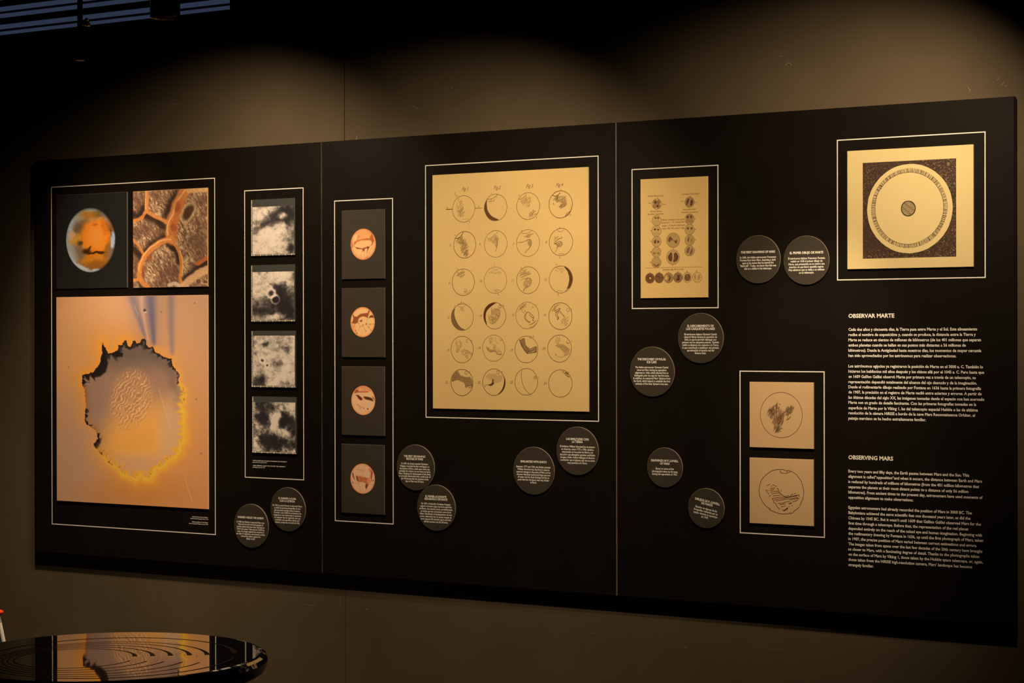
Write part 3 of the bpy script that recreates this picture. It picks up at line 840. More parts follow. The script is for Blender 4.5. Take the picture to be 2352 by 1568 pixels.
    for c0, hw, am in [(-134, 16, 1.0), (-148, 6, .5), (-106, 10, 1.0), (-92, 6, .9), (-80, 7, .8), (-68, 6, .8), (-58, 6, .45), (-50, 6, .6), (-42, 5, .3), (-34, 4, .4), (-20, 4, .15), (-10, 3, .2), (178, 4, .4), (171, 4, .5), (163, 4, .45), (141, 6, .5), (127, 3, .25), (113, 3, .25)]:
        q = (th - c0 + 180) % 360 - 180
        dk = np.maximum(dk, am * (1 - sstep(hw * .6, hw * 1.5, np.abs(q))))
    wd_ = dk * 46 * tooth + 1e-3
    br = np.clip(np.cos(np.radians(th - 52)) * 1.5 + .12, 0, 1)
    wb = br * 42 * tooth + 1e-3
    inn = mixc(inn, (244, 158, 34), ins * (1 - sstep(.45, 1.25, d / wb)) * np.clip(br * 2, 0, 1) * .95)
    inn = mixc(inn, (250, 188, 62), ins * (1 - sstep(.2, .7, d / wb)) * np.clip(br * 2 - .6, 0, 1) * .8)
    inn = mixc(inn, (150, 84, 36), ins * np.exp(-d / 16) * np.clip(np.cos(np.radians(th - 178)) * 2 - .7, 0, 1) * .8)
    inn = mixc(inn, (30, 21, 15), ins * (1 - sstep(.5, 1.2, d / wd_)) * np.clip(dk * 2.2, 0, 1))
    inn = mixc(inn, (104, 80, 62), ins * np.exp(-((d - 34) / 26) ** 2) * np.clip(np.cos(np.radians(th + 70)) * 1.3 - .2, 0, 1) * .55)
    sp = sstep(.80, 1.0, tri) * np.exp(-((d - 18) / 12) ** 2) * np.clip(np.cos(np.radians(th - 95)) * 1.2, 0, 1)
    inn = mixc(inn, (124, 66, 22), ins * sp * .7)
    c = np.where(ins[..., None], inn, out)
    # dark spikes thrown out to the upper left
    c = mixc(c, (28, 20, 15), fill(x, y, [(354, 372), (364, 398), (376, 440), (386, 490), (372, 540), (340, 566), (296, 574), (282, 566), (304, 540), (330, 514), (346, 474), (356, 440), (352, 410)], 7) * .95)
    c = mixc(c, (28, 20, 15), fill(x, y, [(405, 436), (440, 420), (475, 432), (470, 452), (430, 455)], 6) * .95)
    c = mixc(c, (34, 24, 16), fill(x, y, [(302, 968), (318, 940), (346, 925), (340, 955), (318, 985)], 8) * .8)
    # a few small pits and scratches
    for cx, cy, r_ in [(603, 184, 11)]:
        c = mixc(c, (70, 50, 36), .9 * blob(x, y, cx - 3, cy - 2, r_ * .7, r_ * .8)); c = mixc(c, (236, 180, 130), .8 * blob(x, y, cx + 2, cy + 9, r_ * .7, r_ * .35))
    for cx, cy in [(148, 512), (696, 192), (892, 700), (918, 1016), (884, 140)]:
        c = mixc(c, (110, 74, 50), .6 * blob(x, y, cx, cy, 4, 5))
    for p in [[(540, 150), (565, 215)], [(680, 640), (745, 865)], [(830, 1170), (870, 1300)]]:
        c = mixc(c, (226, 170, 120), .35 * (1 - sstep(1, 4, seg_dist(x, y, p)[0])))
    return c * (0.99 + 0.02 * fbm(x / 8, y / 8, 95, 2))[..., None]
picture('picture', f_crater, C_CRAT, (100, 640), 2.529, 330, 440, R, YP - 0.0003, L_B, t)

# ---- four grey surface photographs
C_M = [[(575.7, 458.4), (676.7, 454.6), (577, 588.9), (678, 585.4)], [(576, 609.5), (677, 606), (577, 739.7), (678, 738)],
       [(576.8, 760.3), (678, 758.4), (578, 889.4), (680, 890.3)], [(578.5, 910.5), (680.1, 911.1), (579.4, 1039.7), (680.7, 1043.4)]]
ML = ['topmost grey surface photograph, bright cloud with a dark upper right corner', 'second grey surface photograph from the top, two small craters in the middle',
      'third grey surface photograph from the top, pale ground ringed by a faint crater arc', 'lowest grey surface photograph, strong black and white mottling']
L_C = [0.95 * LC, 0.88 * LC, 0.80 * LC, 0.72 * LC]
M_FILM = mat('film_edge', (0.05, 0.044, 0.036), 0.4, spec=0.4, noise=0.1)
def film(k):
    tl = np.array(C_M[k][0]); w_ = 101.0; h_ = 130.5
    strip = [.130, .120, .085, .095][k]
    def fn(x, y):       # x, y in photo pixels relative to the print
        X = x / w_; Y = y / h_
        n = fbm(X * 4.2 + k * 9, Y * 5.2, 100 + k * 13, 6, .62)
        m2 = fbm(X * 12 + 3 + 2 * n, Y * 15, 140 + k * 5, 5, .68)
        v = .70 + .9 * (n - .5) + 1.0 * (m2 - .5)
        def ad(cx, cy, rx, ry, a, amt):
            nonlocal v
            wX = X + .12 * (fbm(X * 6, Y * 6, 161 + k) - .5); wY = Y + .12 * (fbm(X * 6, Y * 6, 171 + k) - .5)
            v = v + amt * blob(wX, wY, cx, cy, rx, ry, a, .75) * (.55 + .9 * m2)
        if k == 0:
            ad(.45, .72, .42, .30, 0, .45); ad(.70, .30, .50, .14, -18, -.75); ad(.90, .55, .16, .30, 0, -.45); ad(.15, .53, .22, .06, -20, -.4); ad(.72, .31, .10, .05, 0, .7); ad(.20, .25, .25, .13, 0, .25); ad(.92, .9, .1, .1, 0, -.6); ad(.74, .5, .06, .1, 0, .35)
        if k == 1:
            v = v - .06; ad(.5, .25, .6, .25, 0, .42); ad(.8, .62, .22, .28, 0, -.75); ad(.3, .72, .4, .14, 0, -.45); ad(.2, .85, .3, .08, 0, -.4); ad(.62, .45, .14, .10, 20, -.5); ad(.9, .85, .12, .12, 0, -.5); ad(.58, .9, .2, .04, 0, .5)
            for cx, cy, r in [(.46, .50, .075), (.56, .61, .075)]:
                q = np.hypot((X - cx) / r, (Y - cy) / r * 1.25); v = v + .55 * np.exp(-((q - 1.25) / .35) ** 2) - .7 * np.exp(-(q / .75) ** 2)
        if k == 2:
            v = v + .06; q = np.hypot((X - .42), (Y - .60) * 1.1); v = v + .22 * np.exp(-((q - .36) / .06) ** 2) * (X > .3); ad(.55, .62, .1, .14, 20, -.4); ad(.2, .90, .18, .09, 0, -.8); ad(.5, .28, .25, .05, 10, -.35); ad(.33, .21, .07, .05, 0, -.5); ad(.85, .3, .1, .08, 0, -.3)
            for cx, cy, r in [(.25, .52, .05), (.36, .61, .04)]:
                q = np.hypot((X - cx) / r, (Y - cy) / r * 1.25); v = v + .5 * np.exp(-((q - 1.2) / .4) ** 2) - .8 * np.exp(-(q / .7) ** 2)
        if k == 3:
            v = .58 + 2.4 * (n - .5) + 1.1 * (m2 - .5); ad(.25, .22, .3, .16, 0, -.55); ad(.28, .42, .18, .1, 20, -.5); ad(.75, .42, .2, .16, -40, -.6); ad(.5, .78, .3, .16, 10, -.5); ad(.85, .85, .2, .1, 0, -.6); ad(.55, .42, .07, .22, 20, .6); ad(.75, .3, .25, .08, -30, .4); ad(.12, .85, .12, .14, 0, .4)
        v = 1.04 / (1 + np.exp(-(v - .47) * 5.0)) - .02 + .10 * (m2 - .5)
        v = np.clip(v, 0, 1)
        c = np.ones(x.shape + (3,)) * np.array([40, 32, 27.0]); c = mixc(c, (228, 192, 150), v)
        top = (Y < strip) | (X > .985); c = np.where(top[..., None], np.array([62, 56, 44.0]), c)
        edge = (X < .034) | (Y > .972)
        tickv = (np.abs((Y * 46) % 1 - .5) < .28) & (X > .006) & (X < .026); tickh = (np.abs((X * 40) % 1 - .5) < .26) & (Y > .976) & (Y < .992)
        big = (np.abs((X * 7) % 1 - .5) < .05) & (Y > .972)
        c = np.where(edge[..., None], np.array([52, 42, 30.0]), c)
        c = np.where((edge & (tickv | tickh | big))[..., None], np.array([214, 180, 134.0]), c)
        return c
    t, R = print_thing('surface_photograph', C_M[k], ML[k], 'photograph', M_FILM, 'grey surface photographs in the narrow frame')
    x0 = np.array([0, 0.]); cp = [(0, 0), (w_, 0), (0, h_), (w_, h_)]
    picture('picture', fn, cp, (0, 0), 1.0, 160, 220, R, YP - 0.0003, L_C[k], t, 0.0006)
for k in range(4): film(k)

# ---- four globe cards
C_S = [[(784.7, 483.6), (883.8, 479.8), (784.4, 640.6), (883, 640.6)], [(784.4, 662.5), (883.5, 659.8), (784.5, 819.9), (883.5, 820.8)],
       [(784.5, 840.1), (883.7, 842.6), (784, 997.8), (882.5, 1002)], [(784.5, 1018.3), (883.5, 1022.9), (783.3, 1176), (881.3, 1182.8)]]
SL = ['topmost grey card with a peach globe, brown loop and two short spikes', 'second grey card from the top, peach globe with a thin web of dotted lines',
      'third grey card from the top, peach globe with two dark wing shapes', 'lowest grey card with a peach globe and a brown angular band']
L_D = [0.98 * LC, 0.82 * LC, 0.70 * LC, 0.62 * LC]
def gl1(x, y):   # crop (780,480) x9.227
    c = np.ones(x.shape + (3,)) * np.array([240, 168, 98.0])
    def P(pts, col, al=1, s=8):
        nonlocal c; c = mixc(c, col, al * fill(x, y, pts, s))
    P([(330, 480), (640, 460), (690, 600), (600, 640), (420, 640), (300, 690), (240, 640)], (232, 148, 78), .9, 12)
    P([(380, 560), (440, 560), (400, 640), (340, 690), (360, 620)], (214, 116, 54), .7, 14)
    P([(310, 690), (420, 645), (560, 620), (680, 620), (690, 680), (620, 665), (480, 660), (380, 690), (330, 745), (300, 760)], (196, 98, 42), .95, 9)
    P([(640, 600), (690, 520), (725, 640), (735, 680), (700, 760), (640, 800), (690, 730)], (182, 84, 36), .9, 9)
    P([(660, 480), (690, 500), (720, 610), (690, 620)], (190, 92, 42), .7, 10)
    P([(310, 775), (340, 800), (480, 835), (590, 800), (590, 830), (480, 850), (370, 840)], (136, 56, 20), .95, 7)
    P([(590, 790), (640, 805), (600, 870), (575, 960), (588, 860)], (120, 48, 18), .95, 5)
    P([(480, 840), (540, 845), (520, 900), (505, 890), (495, 880), (470, 925), (490, 870)], (130, 56, 20), .9, 5)
    P([(240, 690), (270, 680), (300, 760), (270, 830), (245, 840)], (214, 120, 60), .9, 10)
    P([(530, 1035), (640, 1000), (600, 1050), (540, 1060)], (226, 120, 56), .8, 12)
    for p in [[(470, 930), (440, 1030)], [(520, 900), (520, 1030)], [(700, 800), (560, 1030)], [(360, 910), (380, 915)]]:
        c = mixc(c, (200, 120, 60), .5 * (1 - sstep(2, 6, seg_dist(x, y, p)[0])))
    c = mixc(c, (246, 178, 104), .9 * blob(x, y, 325, 600, 50, 78, 15, .15))
    return c
def gl2(x, y):   # crop (780,660)
    c = np.ones(x.shape + (3,)) * np.array([242, 174, 102.0])
    def P(pts, col, al=1, s=8):
        nonlocal c; c = mixc(c, col, al * fill(x, y, pts, s))
    P([(280, 560), (310, 610), (360, 620), (440, 560), (540, 545), (600, 540), (620, 470), (650, 500), (600, 650), (560, 625), (490, 612), (420, 640), (395, 690), (390, 745), (320, 775), (240, 750), (270, 720), (290, 640), (270, 600)], (140, 66, 30), .95, 7)
    P([(600, 540), (620, 470), (650, 500), (615, 580)], (190, 100, 44), .6, 8)
    P([(620, 650), (650, 600), (700, 580), (735, 610), (745, 645), (680, 640)], (104, 48, 26), .95, 6)
    P([(235, 760), (300, 790), (330, 820), (330, 920), (400, 990), (330, 960), (270, 880)], (236, 142, 78), .9, 16)
    c = mixc(c, (84, 36, 16), .95 * blob(x, y, 465, 708, 32, 22, -10, .3))
    for p in [[(390, 712), (435, 712)], [(570, 772), (735, 778)], [(490, 808), (570, 772)], [(490, 808), (560, 925)], [(440, 830), (490, 808)], [(570, 772), (620, 845), (670, 910)], [(330, 775), (290, 830), (260, 860)], [(340, 910), (370, 970)], [(410, 765), (440, 830), (400, 920)], [(480, 740), (490, 808)], [(600, 650), (570, 772)], [(650, 780), (620, 845)]]:
        c = mixc(c, (150, 80, 36), .55 * (1 - sstep(2, 7, seg_dist(x, y, p)[0])))
    for q in [(568, 773, 13), (492, 808, 9), (560, 925, 10), (340, 910, 11), (620, 845, 9), (654, 782, 9), (368, 970, 10), (672, 913, 9), (412, 765, 10), (438, 828, 8), (704, 780, 7), (735, 775, 7)]:
        c = mixc(c, (110, 46, 16), .85 * blob(x, y, q[0], q[1], q[2], q[2], 0, .5))
    return c
def gl3(x, y):   # crop (780,840) x4.48
    c = np.ones(x.shape + (3,)) * np.array([236, 170, 110.0])
    def P(pts, col, al=1, s=4):
        nonlocal c; c = mixc(c, col, al * fill(x, y, pts, s))
    P([(180, 225), (240, 205), (310, 225), (330, 260), (260, 275), (160, 270)], (206, 122, 70), .85, 8)
    P([(150, 255), (180, 240), (200, 265), (300, 262), (300, 272), (200, 275), (150, 285)], (140, 66, 34), .85, 5)
    P([(155, 298), (195, 300), (222, 322), (243, 340), (220, 358), (195, 340), (175, 310)], (84, 40, 20), .98, 3)
    P([(245, 312), (300, 318), (335, 330), (355, 366), (320, 355), (260, 342)], (76, 38, 20), .98, 3)
    P([(225, 330), (245, 318), (255, 340), (235, 350)], (190, 110, 60), .8, 4)
    P([(335, 310), (355, 325), (368, 360), (345, 335)], (110, 54, 28), .9, 4)
    P([(205, 225), (250, 240), (200, 250)], (232, 160, 100), .8, 6)
    rs = random.Random(5)
    for i in range(46):
        px, py = rs.uniform(130, 340), rs.uniform(370, 480)
        c = mixc(c, (150, 84, 44), .6 * blob(x, y, px, py, 2.2, 2.2, 0, .6))
    for q in [(184, 402, 5), (200, 412, 4), (214, 420, 5), (230, 428, 4), (248, 434, 5), (215, 436, 4), (292, 442, 8), (215, 450, 3), (258, 405, 3)]:
        c = mixc(c, (88, 42, 20), .9 * blob(x, y, q[0], q[1], q[2], q[2], 0, .5))
    return c
def gl4(x, y):
    c = np.ones(x.shape + (3,)) * np.array([232, 166, 112.0])
    def P(pts, col, al=1, s=4):
        nonlocal c; c = mixc(c, col, al * fill(x, y, pts, s))
    P([(150, 1045), (170, 1060), (240, 1075), (300, 1060), (330, 1040), (345, 1090), (330, 1170), (312, 1150), (318, 1100), (270, 1075), (240, 1085), (180, 1072)], (186, 100, 56), .85, 5)
    P([(330, 1060), (345, 1090), (335, 1150), (330, 1175), (365, 1165), (350, 1185), (325, 1180)], (120, 54, 26), .9, 4)
    P([(125, 1095), (140, 1105), (150, 1150), (158, 1188), (135, 1150)], (112, 52, 26), .95, 4)
    P([(165, 1128), (190, 1140), (200, 1200), (175, 1180)], (118, 54, 26), .95, 4)
    P([(190, 1132), (250, 1140), (300, 1150), (326, 1185), (300, 1220), (275, 1212), (240, 1195), (200, 1198)], (166, 84, 44), .95, 5)
    P([(290, 1150), (326, 1190), (305, 1218), (285, 1200)], (206, 120, 78), .9, 4)
    P([(270, 1210), (300, 1220), (275, 1270), (265, 1240)], (100, 44, 20), .95, 3)
    P([(128, 1195), (142, 1200), (138, 1215), (128, 1212)], (120, 60, 30), .8, 3)
    c = mixc(c, (238, 176, 122), .95 * blob(x, y, 280, 1105, 35, 42, 0, .1))
    for p in [[(195, 1205), (218, 1290)], [(290, 1245), (270, 1285)], [(305, 1215), (350, 1220)], [(140, 1205), (200, 1210)]]:
        c = mixc(c, (130, 70, 36), .6 * (1 - sstep(1, 3, seg_dist(x, y, p)[0])))
    return c
GL = [(gl1, (780, 480), 9.227, (503, 745, 268, 330)), (gl2, (780, 660), 9.227, (490, 733, 266, 318)),
      (gl3, (780, 840), 4.48, (244, 355, 126, 151)), (gl4, (780, 840), 4.48, (238, 1160, 129, 155))]
for k in range(4):
    t, R = print_thing('globe_card', C_S[k], SL[k], 'card', M_CARDEDGE, 'grey globe cards in the second narrow frame')
    part('card_face', *box_vf(R[0] + 0.0009, R[1] - 0.0009, YP - 0.0002, YP + 0.0002, R[2] + 0.0009, R[3] - 0.0009), M_CARD, t)
    fn, o, s, (cx, cy, rx, ry) = GL[k]
    nr, na = 46, 128
    rr = np.sqrt(np.linspace(1e-7, 1, nr)); aa = np.linspace(0, 2 * math.pi, na, endpoint=False)
    A, Q = np.meshgrid(aa, rr)
    # a true circle on the card; crop coordinates for the colours
    px = cx + rx * Q * np.cos(A); py = cy - ry * Q * np.sin(A)
    c = fn(px, py)
    c = mixc(c, (214, 108, 48), .62 * sstep(.84, 1.0, Q)); c = c * (1 - .06 * sstep(.6, 1, Q))[..., None]
    c = c * (0.96 + 0.08 * fbm(px / 20, py / 20, 7, 3))[..., None]
    X0, Z0 = survey(cx / s + o[0], cy / s + o[1], YP)
    rad = 0.5 * (ry / s * 2) / 2 * 0 + float(abs(survey(cx / s + o[0], (cy - ry) / s + o[1], YP)[1] - Z0))
    v = np.stack([X0 + rad * Q * np.cos(A), np.full_like(A, YP - 0.0006), Z0 + rad * Q * np.sin(A)], -1).reshape(-1, 3)
    i = np.arange(nr * na).reshape(nr, na); j = np.roll(i, -1, 1)
    f = np.stack([i[:-1], j[:-1], j[1:], i[1:]], -1).reshape(-1, 4)
    part('globe', v, f[:, ::-1], M_PRINT, t, cols=alb(c.reshape(-1, 3), L_D[k]))

# ---- big sheet of sketches
L_E = 1.04 * LC
PAPER = alb((214, 163, 89), L_E); INKC = alb((82, 40, 14), L_E)
M_SHEET = mat('yellowed_paper', PAPER, 0.6, spec=0.2, noise=0.04, nscale=4)
C_H = [(993.2, 402), (1351.7, 383.4), (993.8, 937.4), (1351.7, 946.3)]
t, R = print_thing('sketch_sheet_print', C_H, 'large yellowed sheet of twenty-four small sketched globes in the middle panel', 'print', M_SHEET)
K = {1: (1000, 410), 2: (1160, 410), 3: (1000, 590), 4: (1160, 590), 5: (1000, 750), 6: (1160, 750)}
S8 = 8.711
G = {1: (1, 342, 788, 340, 870), 2: (1, 976, 1435, 312, 840), 3: (2, 235, 692, 282, 818), 4: (2, 880, 1345, 243, 790), 5: (1, 367, 812, 1058, 1590), 6: (1, 978, 1435, 1043, 1572),
     7: (2, 230, 690, 1020, 1556), 8: (2, 885, 1352, 998, 1540), 9: (3, 335, 780, 237, 770), 10: (3, 977, 1430, 200, 728), 11: (4, 233, 694, 195, 732), 12: (4, 882, 1350, 177, 717),
     13: (3, 318, 760, 940, 1470), 14: (3, 963, 1408, 908, 1438), 15: (4, 212, 678, 903, 1436), 16: (4, 873, 1345, 917, 1450), 17: (5, 312, 760, 190, 718), 18: (5, 945, 1390, 165, 692),
     19: (6, 200, 657, 185, 724), 20: (6, 855, 1325, 165, 704), 21: (5, 310, 755, 855, 1374), 22: (5, 945, 1398, 848, 1375), 23: (6, 195, 652, 835, 1372), 24: (6, 868, 1342, 862, 1410)}
TONE = {1: .6, 2: .6, 3: .6, 4: .85, 5: .75, 6: .5, 7: .5, 8: .7, 9: .7, 10: .45, 11: .6, 12: .6, 13: .65, 14: .6, 15: .5, 16: .75, 17: .7, 18: .5, 19: .6, 20: .65, 21: .75, 22: .7, 23: .7, 24: .75}
LW = 0.0017
def sketch(n, lines=(), hatch=(), fills=(), crescents=(), text=(), rings=()):
    k, xa, xb, ya, yb = G[n]
    I = Ink(YP, PAPER, INKC, crop(*K[k], S8))
    p = I._pts([((xa + xb) / 2, (ya + yb) / 2), ((xa + xb) / 2, ya), ((xa + xb) / 2, yb), (xa, (ya + yb) / 2), (xb, (ya + yb) / 2)])
    c = p[0]; r = (abs(p[1][1] - p[2][1]) / 2 + abs(p[4][0] - p[3][0]) / 2) / 2
    for pts, tn in fills: I.poly(catmull(np.array(list(pts) + [pts[0]], float), 5)[:-1], tn)
    for a0, a1, inner, tn in crescents:      # ink between the rim from a0 to a1 (degrees, anticlockwise) and an inner curve
        a = np.radians(np.linspace(a0, a1, 30))
        o = np.stack([c[0] + r * np.cos(a), c[1] + r * np.sin(a)], -1)
        q = I._pts(catmull(np.array(inner, float), 8))
        if np.hypot(*(q[0] - o[-1])) > np.hypot(*(q[-1] - o[-1])): q = q[::-1]
        # pair the two edges so the strip fills cleanly
        ti = np.linspace(0, 1, 30); tq = np.linspace(0, 1, len(q)); qq = q[::-1]
        qi = np.stack([np.interp(ti, tq, qq[:, 0]), np.interp(ti, tq, qq[:, 1])], -1)
        P = np.vstack([o, qi]); I._add(P, [(i, i + 1, 30 + i + 1, 30 + i) for i in range(29)], tn)
    for h in hatch: I.scribble(*h[:4], LW * h[4], h[5], seed=n * 17 + len(h[0]))
    for l in lines: I.line(l[0], LW * l[1], l[2])
    for cx, cy, rx, tn in rings:
        q = I._pts([(cx, cy), (cx + rx, cy)]); I.circ(q[0], abs(q[1][0] - q[0][0]) * 1.12, LW * .9, tn, 0, 360)
    tn = TONE[n]
    I.circ(c, r, LW * 1.1, tn, 0, 360, 0.03, n)
    I.build('globe_sketch', t)
sketch(1, [([(210, 618), (342, 612)], 1.6, .8), ([(790, 595), (935, 588)], 1.2, .6), ([(378, 262), (400, 310), (430, 385)], 1, .5), ([(632, 862), (690, 1000)], .7, .3), ([(540, 815), (600, 808), (680, 806)], .7, .3)],
       [([(400, 480), (470, 400), (560, 500), (560, 600), (590, 720), (480, 760), (420, 600)], 70, 60, 60, 1.5, .28), ([(430, 600), (520, 560), (600, 640), (560, 760), (450, 740)], 30, 55, 70, 1.2, .4)])
sketch(2, [([(1040, 408), (1110, 408), (1190, 370), (1245, 318)], 1.1, .65)], [([(1040, 440), (1180, 420), (1260, 340), (1180, 460), (1060, 480)], 26, 65, 36, 1, .4)],
       crescents=[(143, 283, [(1040, 408), (1028, 500), (1050, 640), (1130, 750), (1260, 815)], .80)])
sketch(3, [([(270, 410), (320, 408), (400, 350), (430, 310)], 1.1, .6), ([(520, 770), (580, 720), (640, 705)], 1, .5)],
       [([(290, 460), (430, 350), (510, 370), (520, 480), (480, 590), (380, 540)], 90, 60, 50, 1.6, .3), ([(480, 700), (560, 630), (610, 650), (500, 780), (470, 780)], 36, 60, 45, 1.2, .45)])
sketch(4, [([(950, 330), (1000, 352), (1060, 330), (1105, 280)], 1.4, .8), ([(955, 320), (1010, 270), (1100, 240)], 1, .7), ([(1205, 762), (1240, 700), (1310, 655)], 1.3, .8), ([(1205, 762), (1270, 720), (1310, 660)], 1, .7), ([(965, 490), (980, 522)], 1.6, .7), ([(1325, 520), (1300, 680)], .7, .4)],
       [([(950, 440), (1030, 350), (1200, 360), (1240, 440), (1140, 480), (1060, 460)], 110, 50, 55, 1.3, .45), ([(1080, 560), (1150, 480), (1240, 470), (1220, 560), (1130, 590)], 60, 35, 60, 1.2, .6), ([(1010, 380), (1050, 360), (1080, 480), (1040, 460)], 14, 60, 60, 1.6, .7)])
sketch(5, [([(395, 1195), (450, 1190), (520, 1140), (560, 1065)], 1.4, .75)],
       [([(410, 1260), (450, 1200), (560, 1150), (560, 1290), (470, 1280)], 50, 55, 70, 1.8, .45), ([(490, 1260), (600, 1230), (650, 1370), (640, 1560), (560, 1550), (510, 1400)], 90, 50, 75, 1.8, .5)])
sketch(6, [([(1030, 1190), (1100, 1185), (1180, 1140), (1240, 1070)], .8, .35), ([(1130, 1170), (1200, 1110), (1260, 1075)], .8, .3), ([(1180, 1185), (1220, 1200), (1245, 1280), (1225, 1390), (1200, 1460)], 1.2, .4)],
       [([(1030, 1210), (1200, 1150), (1260, 1160), (1250, 1300), (1230, 1400), (1170, 1300)], 90, 55, 45, 1.5, .3), ([(1190, 1190), (1260, 1200), (1250, 1330), (1220, 1400)], 30, 70, 60, 1.5, .4)])
sketch(7, [([(325, 1078), (380, 1100), (450, 1090), (530, 1045)], 1, .45), ([(255, 1278), (350, 1272), (420, 1240), (490, 1212), (530, 1260), (520, 1340), (470, 1410), (430, 1440), (402, 1492)], 1.3, .5)],
       [([(390, 1160), (460, 1110), (550, 1110), (500, 1170), (400, 1190)], 34, 25, 60, 1.3, .4), ([(440, 1240), (500, 1215), (530, 1270), (515, 1350), (470, 1340)], 50, 70, 45, 1.6, .4)])
sketch(8, [([(1045, 1030), (1080, 1055), (1130, 1058), (1175, 1025)], 1, .5), ([(985, 1305), (1010, 1260), (1080, 1205), (1135, 1185), (1130, 1155)], 1.3, .6), ([(985, 1310), (1080, 1260), (1130, 1270), (1145, 1310), (1110, 1360), (1060, 1350), (1040, 1320), (1000, 1300)], 1.3, .6), ([(1065, 1370), (1010, 1465)], 1, .5), ([(1050, 1340), (1025, 1400)], 1.3, .5), ([(1075, 1510), (1120, 1500), (1180, 1515)], 1, .45)],
       [([(980, 1160), (1080, 1160), (1020, 1220), (985, 1250)], 22, 50, 45, 1.2, .3), ([(1020, 1310), (1110, 1270), (1140, 1310), (1080, 1360)], 46, 50, 40, 1.5, .4)])
sketch(9, [([(428, 295), (460, 320), (520, 300), (560, 255)], 1, .5), ([(435, 390), (500, 330), (590, 300)], 1, .4), ([(490, 405), (540, 385), (595, 345)], 1.3, .5), ([(570, 650), (635, 645)], 1, .4), ([(570, 690), (640, 675)], 1.4, .5), ([(580, 712), (630, 700)], .9, .4)],
       [([(420, 370), (470, 320), (590, 290), (560, 370), (450, 390)], 36, 45, 60, 1.4, .35), ([(380, 700), (460, 750), (660, 730), (740, 600), (720, 640), (640, 720), (470, 735)], 18, 20, 12, 1.6, .4)])
sketch(10, [([(1135, 230), (1200, 258), (1260, 235)], 1, .35), ([(1170, 668), (1240, 655), (1300, 672)], 1, .45), ([(1190, 690), (1260, 685)], .9, .4)],
       [([(1060, 310), (1140, 270), (1330, 290), (1310, 340), (1180, 330)], 30, 30, 30, 1.2, .3)])
sketch(11, [([(330, 255), (380, 268), (440, 235)], .9, .4), ([(285, 385), (400, 330), (460, 325)], 1.1, .45), ([(310, 415), (420, 370), (515, 335)], 1.2, .5), ([(310, 465), (400, 425)], 1, .4), ([(410, 440), (470, 420), (520, 450), (525, 500), (490, 570), (430, 610), (385, 640), (372, 690)], 2.0, .45), ([(400, 560), (440, 550), (450, 590), (410, 590), (400, 560)], 1, .45)],
       [([(290, 320), (400, 270), (500, 290), (490, 360), (330, 370)], 40, 25, 70, 1.3, .3), ([(340, 540), (420, 440), (510, 440), (510, 520), (440, 600), (360, 560)], 70, 60, 50, 1.8, .3)])
sketch(12, [([(1015, 205), (1080, 235), (1170, 220)], .9, .45), ([(1000, 205), (1080, 190), (1180, 180)], .8, .4), ([(1030, 690), (1090, 672), (1150, 690)], .9, .45), ([(1280, 560), (1260, 630), (1200, 690)], .9, .6)],
       [([(970, 270), (1020, 240), (1220, 240), (1200, 320), (1070, 330)], 28, 50, 40, 1.2, .22)],
       crescents=[(-42, 72, [(1185, 205), (1250, 290), (1285, 420), (1270, 540), (1235, 640)], .85)])
sketch(13, [([(455, 980), (520, 1002), (600, 970)], .9, .4), ([(440, 950), (540, 915), (620, 950)], .8, .35)],
       [([(490, 1010), (580, 1005), (570, 1080), (510, 1080)], 34, 75, 30, 1.6, .22)],
       crescents=[(138, 287, [(395, 1030), (380, 1130), (420, 1280), (500, 1400), (580, 1448)], .62)])
sketch(14, [([(1130, 1060), (1180, 1040), (1260, 1040), (1295, 1080), (1290, 1150), (1270, 1190), (1180, 1140)], 1.1, .45), ([(1065, 1160), (1080, 1280), (1120, 1330), (1180, 1320), (1230, 1270), (1280, 1200)], 1.1, .45), ([(1120, 1010), (1135, 1090), (1110, 1180), (1150, 1230), (1150, 1290), (1200, 1190)], 1.1, .45), ([(1220, 1155), (1280, 1195)], 1.6, .55)],
       [([(1130, 1060), (1260, 1040), (1295, 1100), (1270, 1180), (1140, 1150)], 90, 40, 45, 1.8, .3), ([(1070, 1200), (1130, 1180), (1270, 1200), (1180, 1320), (1100, 1310)], 80, 50, 45, 1.8, .3)],
       crescents=[(82, 228, [(1225, 912), (1120, 985), (1030, 1080), (1005, 1200), (1030, 1350)], .97)], rings=[(1292, 992, 22, .7)])
sketch(15, [([(265, 1075), (330, 1000), (420, 930)], 1, .5), ([(300, 1040), (360, 1000), (425, 985)], 1, .5), ([(300, 1000), (300, 960), (370, 930)], .9, .4), ([(330, 1060), (345, 1090), (385, 1120), (380, 1135)], 1, .45), ([(385, 1045), (390, 1080), (430, 1105), (415, 1140)], 1, .5),
            ([(415, 1140), (390, 1190), (410, 1250), (480, 1310), (510, 1290)], 1.4, .6), ([(430, 1130), (410, 1190), (430, 1250), (495, 1300)], .9, .5), ([(430, 1125), (465, 1100), (530, 1150), (575, 1200), (570, 1220), (520, 1190), (490, 1150)], 1.3, .6), ([(570, 1225), (550, 1270), (590, 1265)], 1.2, .6),
            ([(480, 1360), (560, 1320), (615, 1280)], 1, .5), ([(510, 1370), (590, 1310), (630, 1260)], .9, .45), ([(480, 1410), (560, 1390), (630, 1320)], .9, .45), ([(540, 975), (545, 1010), (580, 1010)], .9, .4)],
       [([(280, 1040), (340, 960), (420, 940), (400, 1000), (330, 1050)], 20, 40, 60, 1.1, .35)])
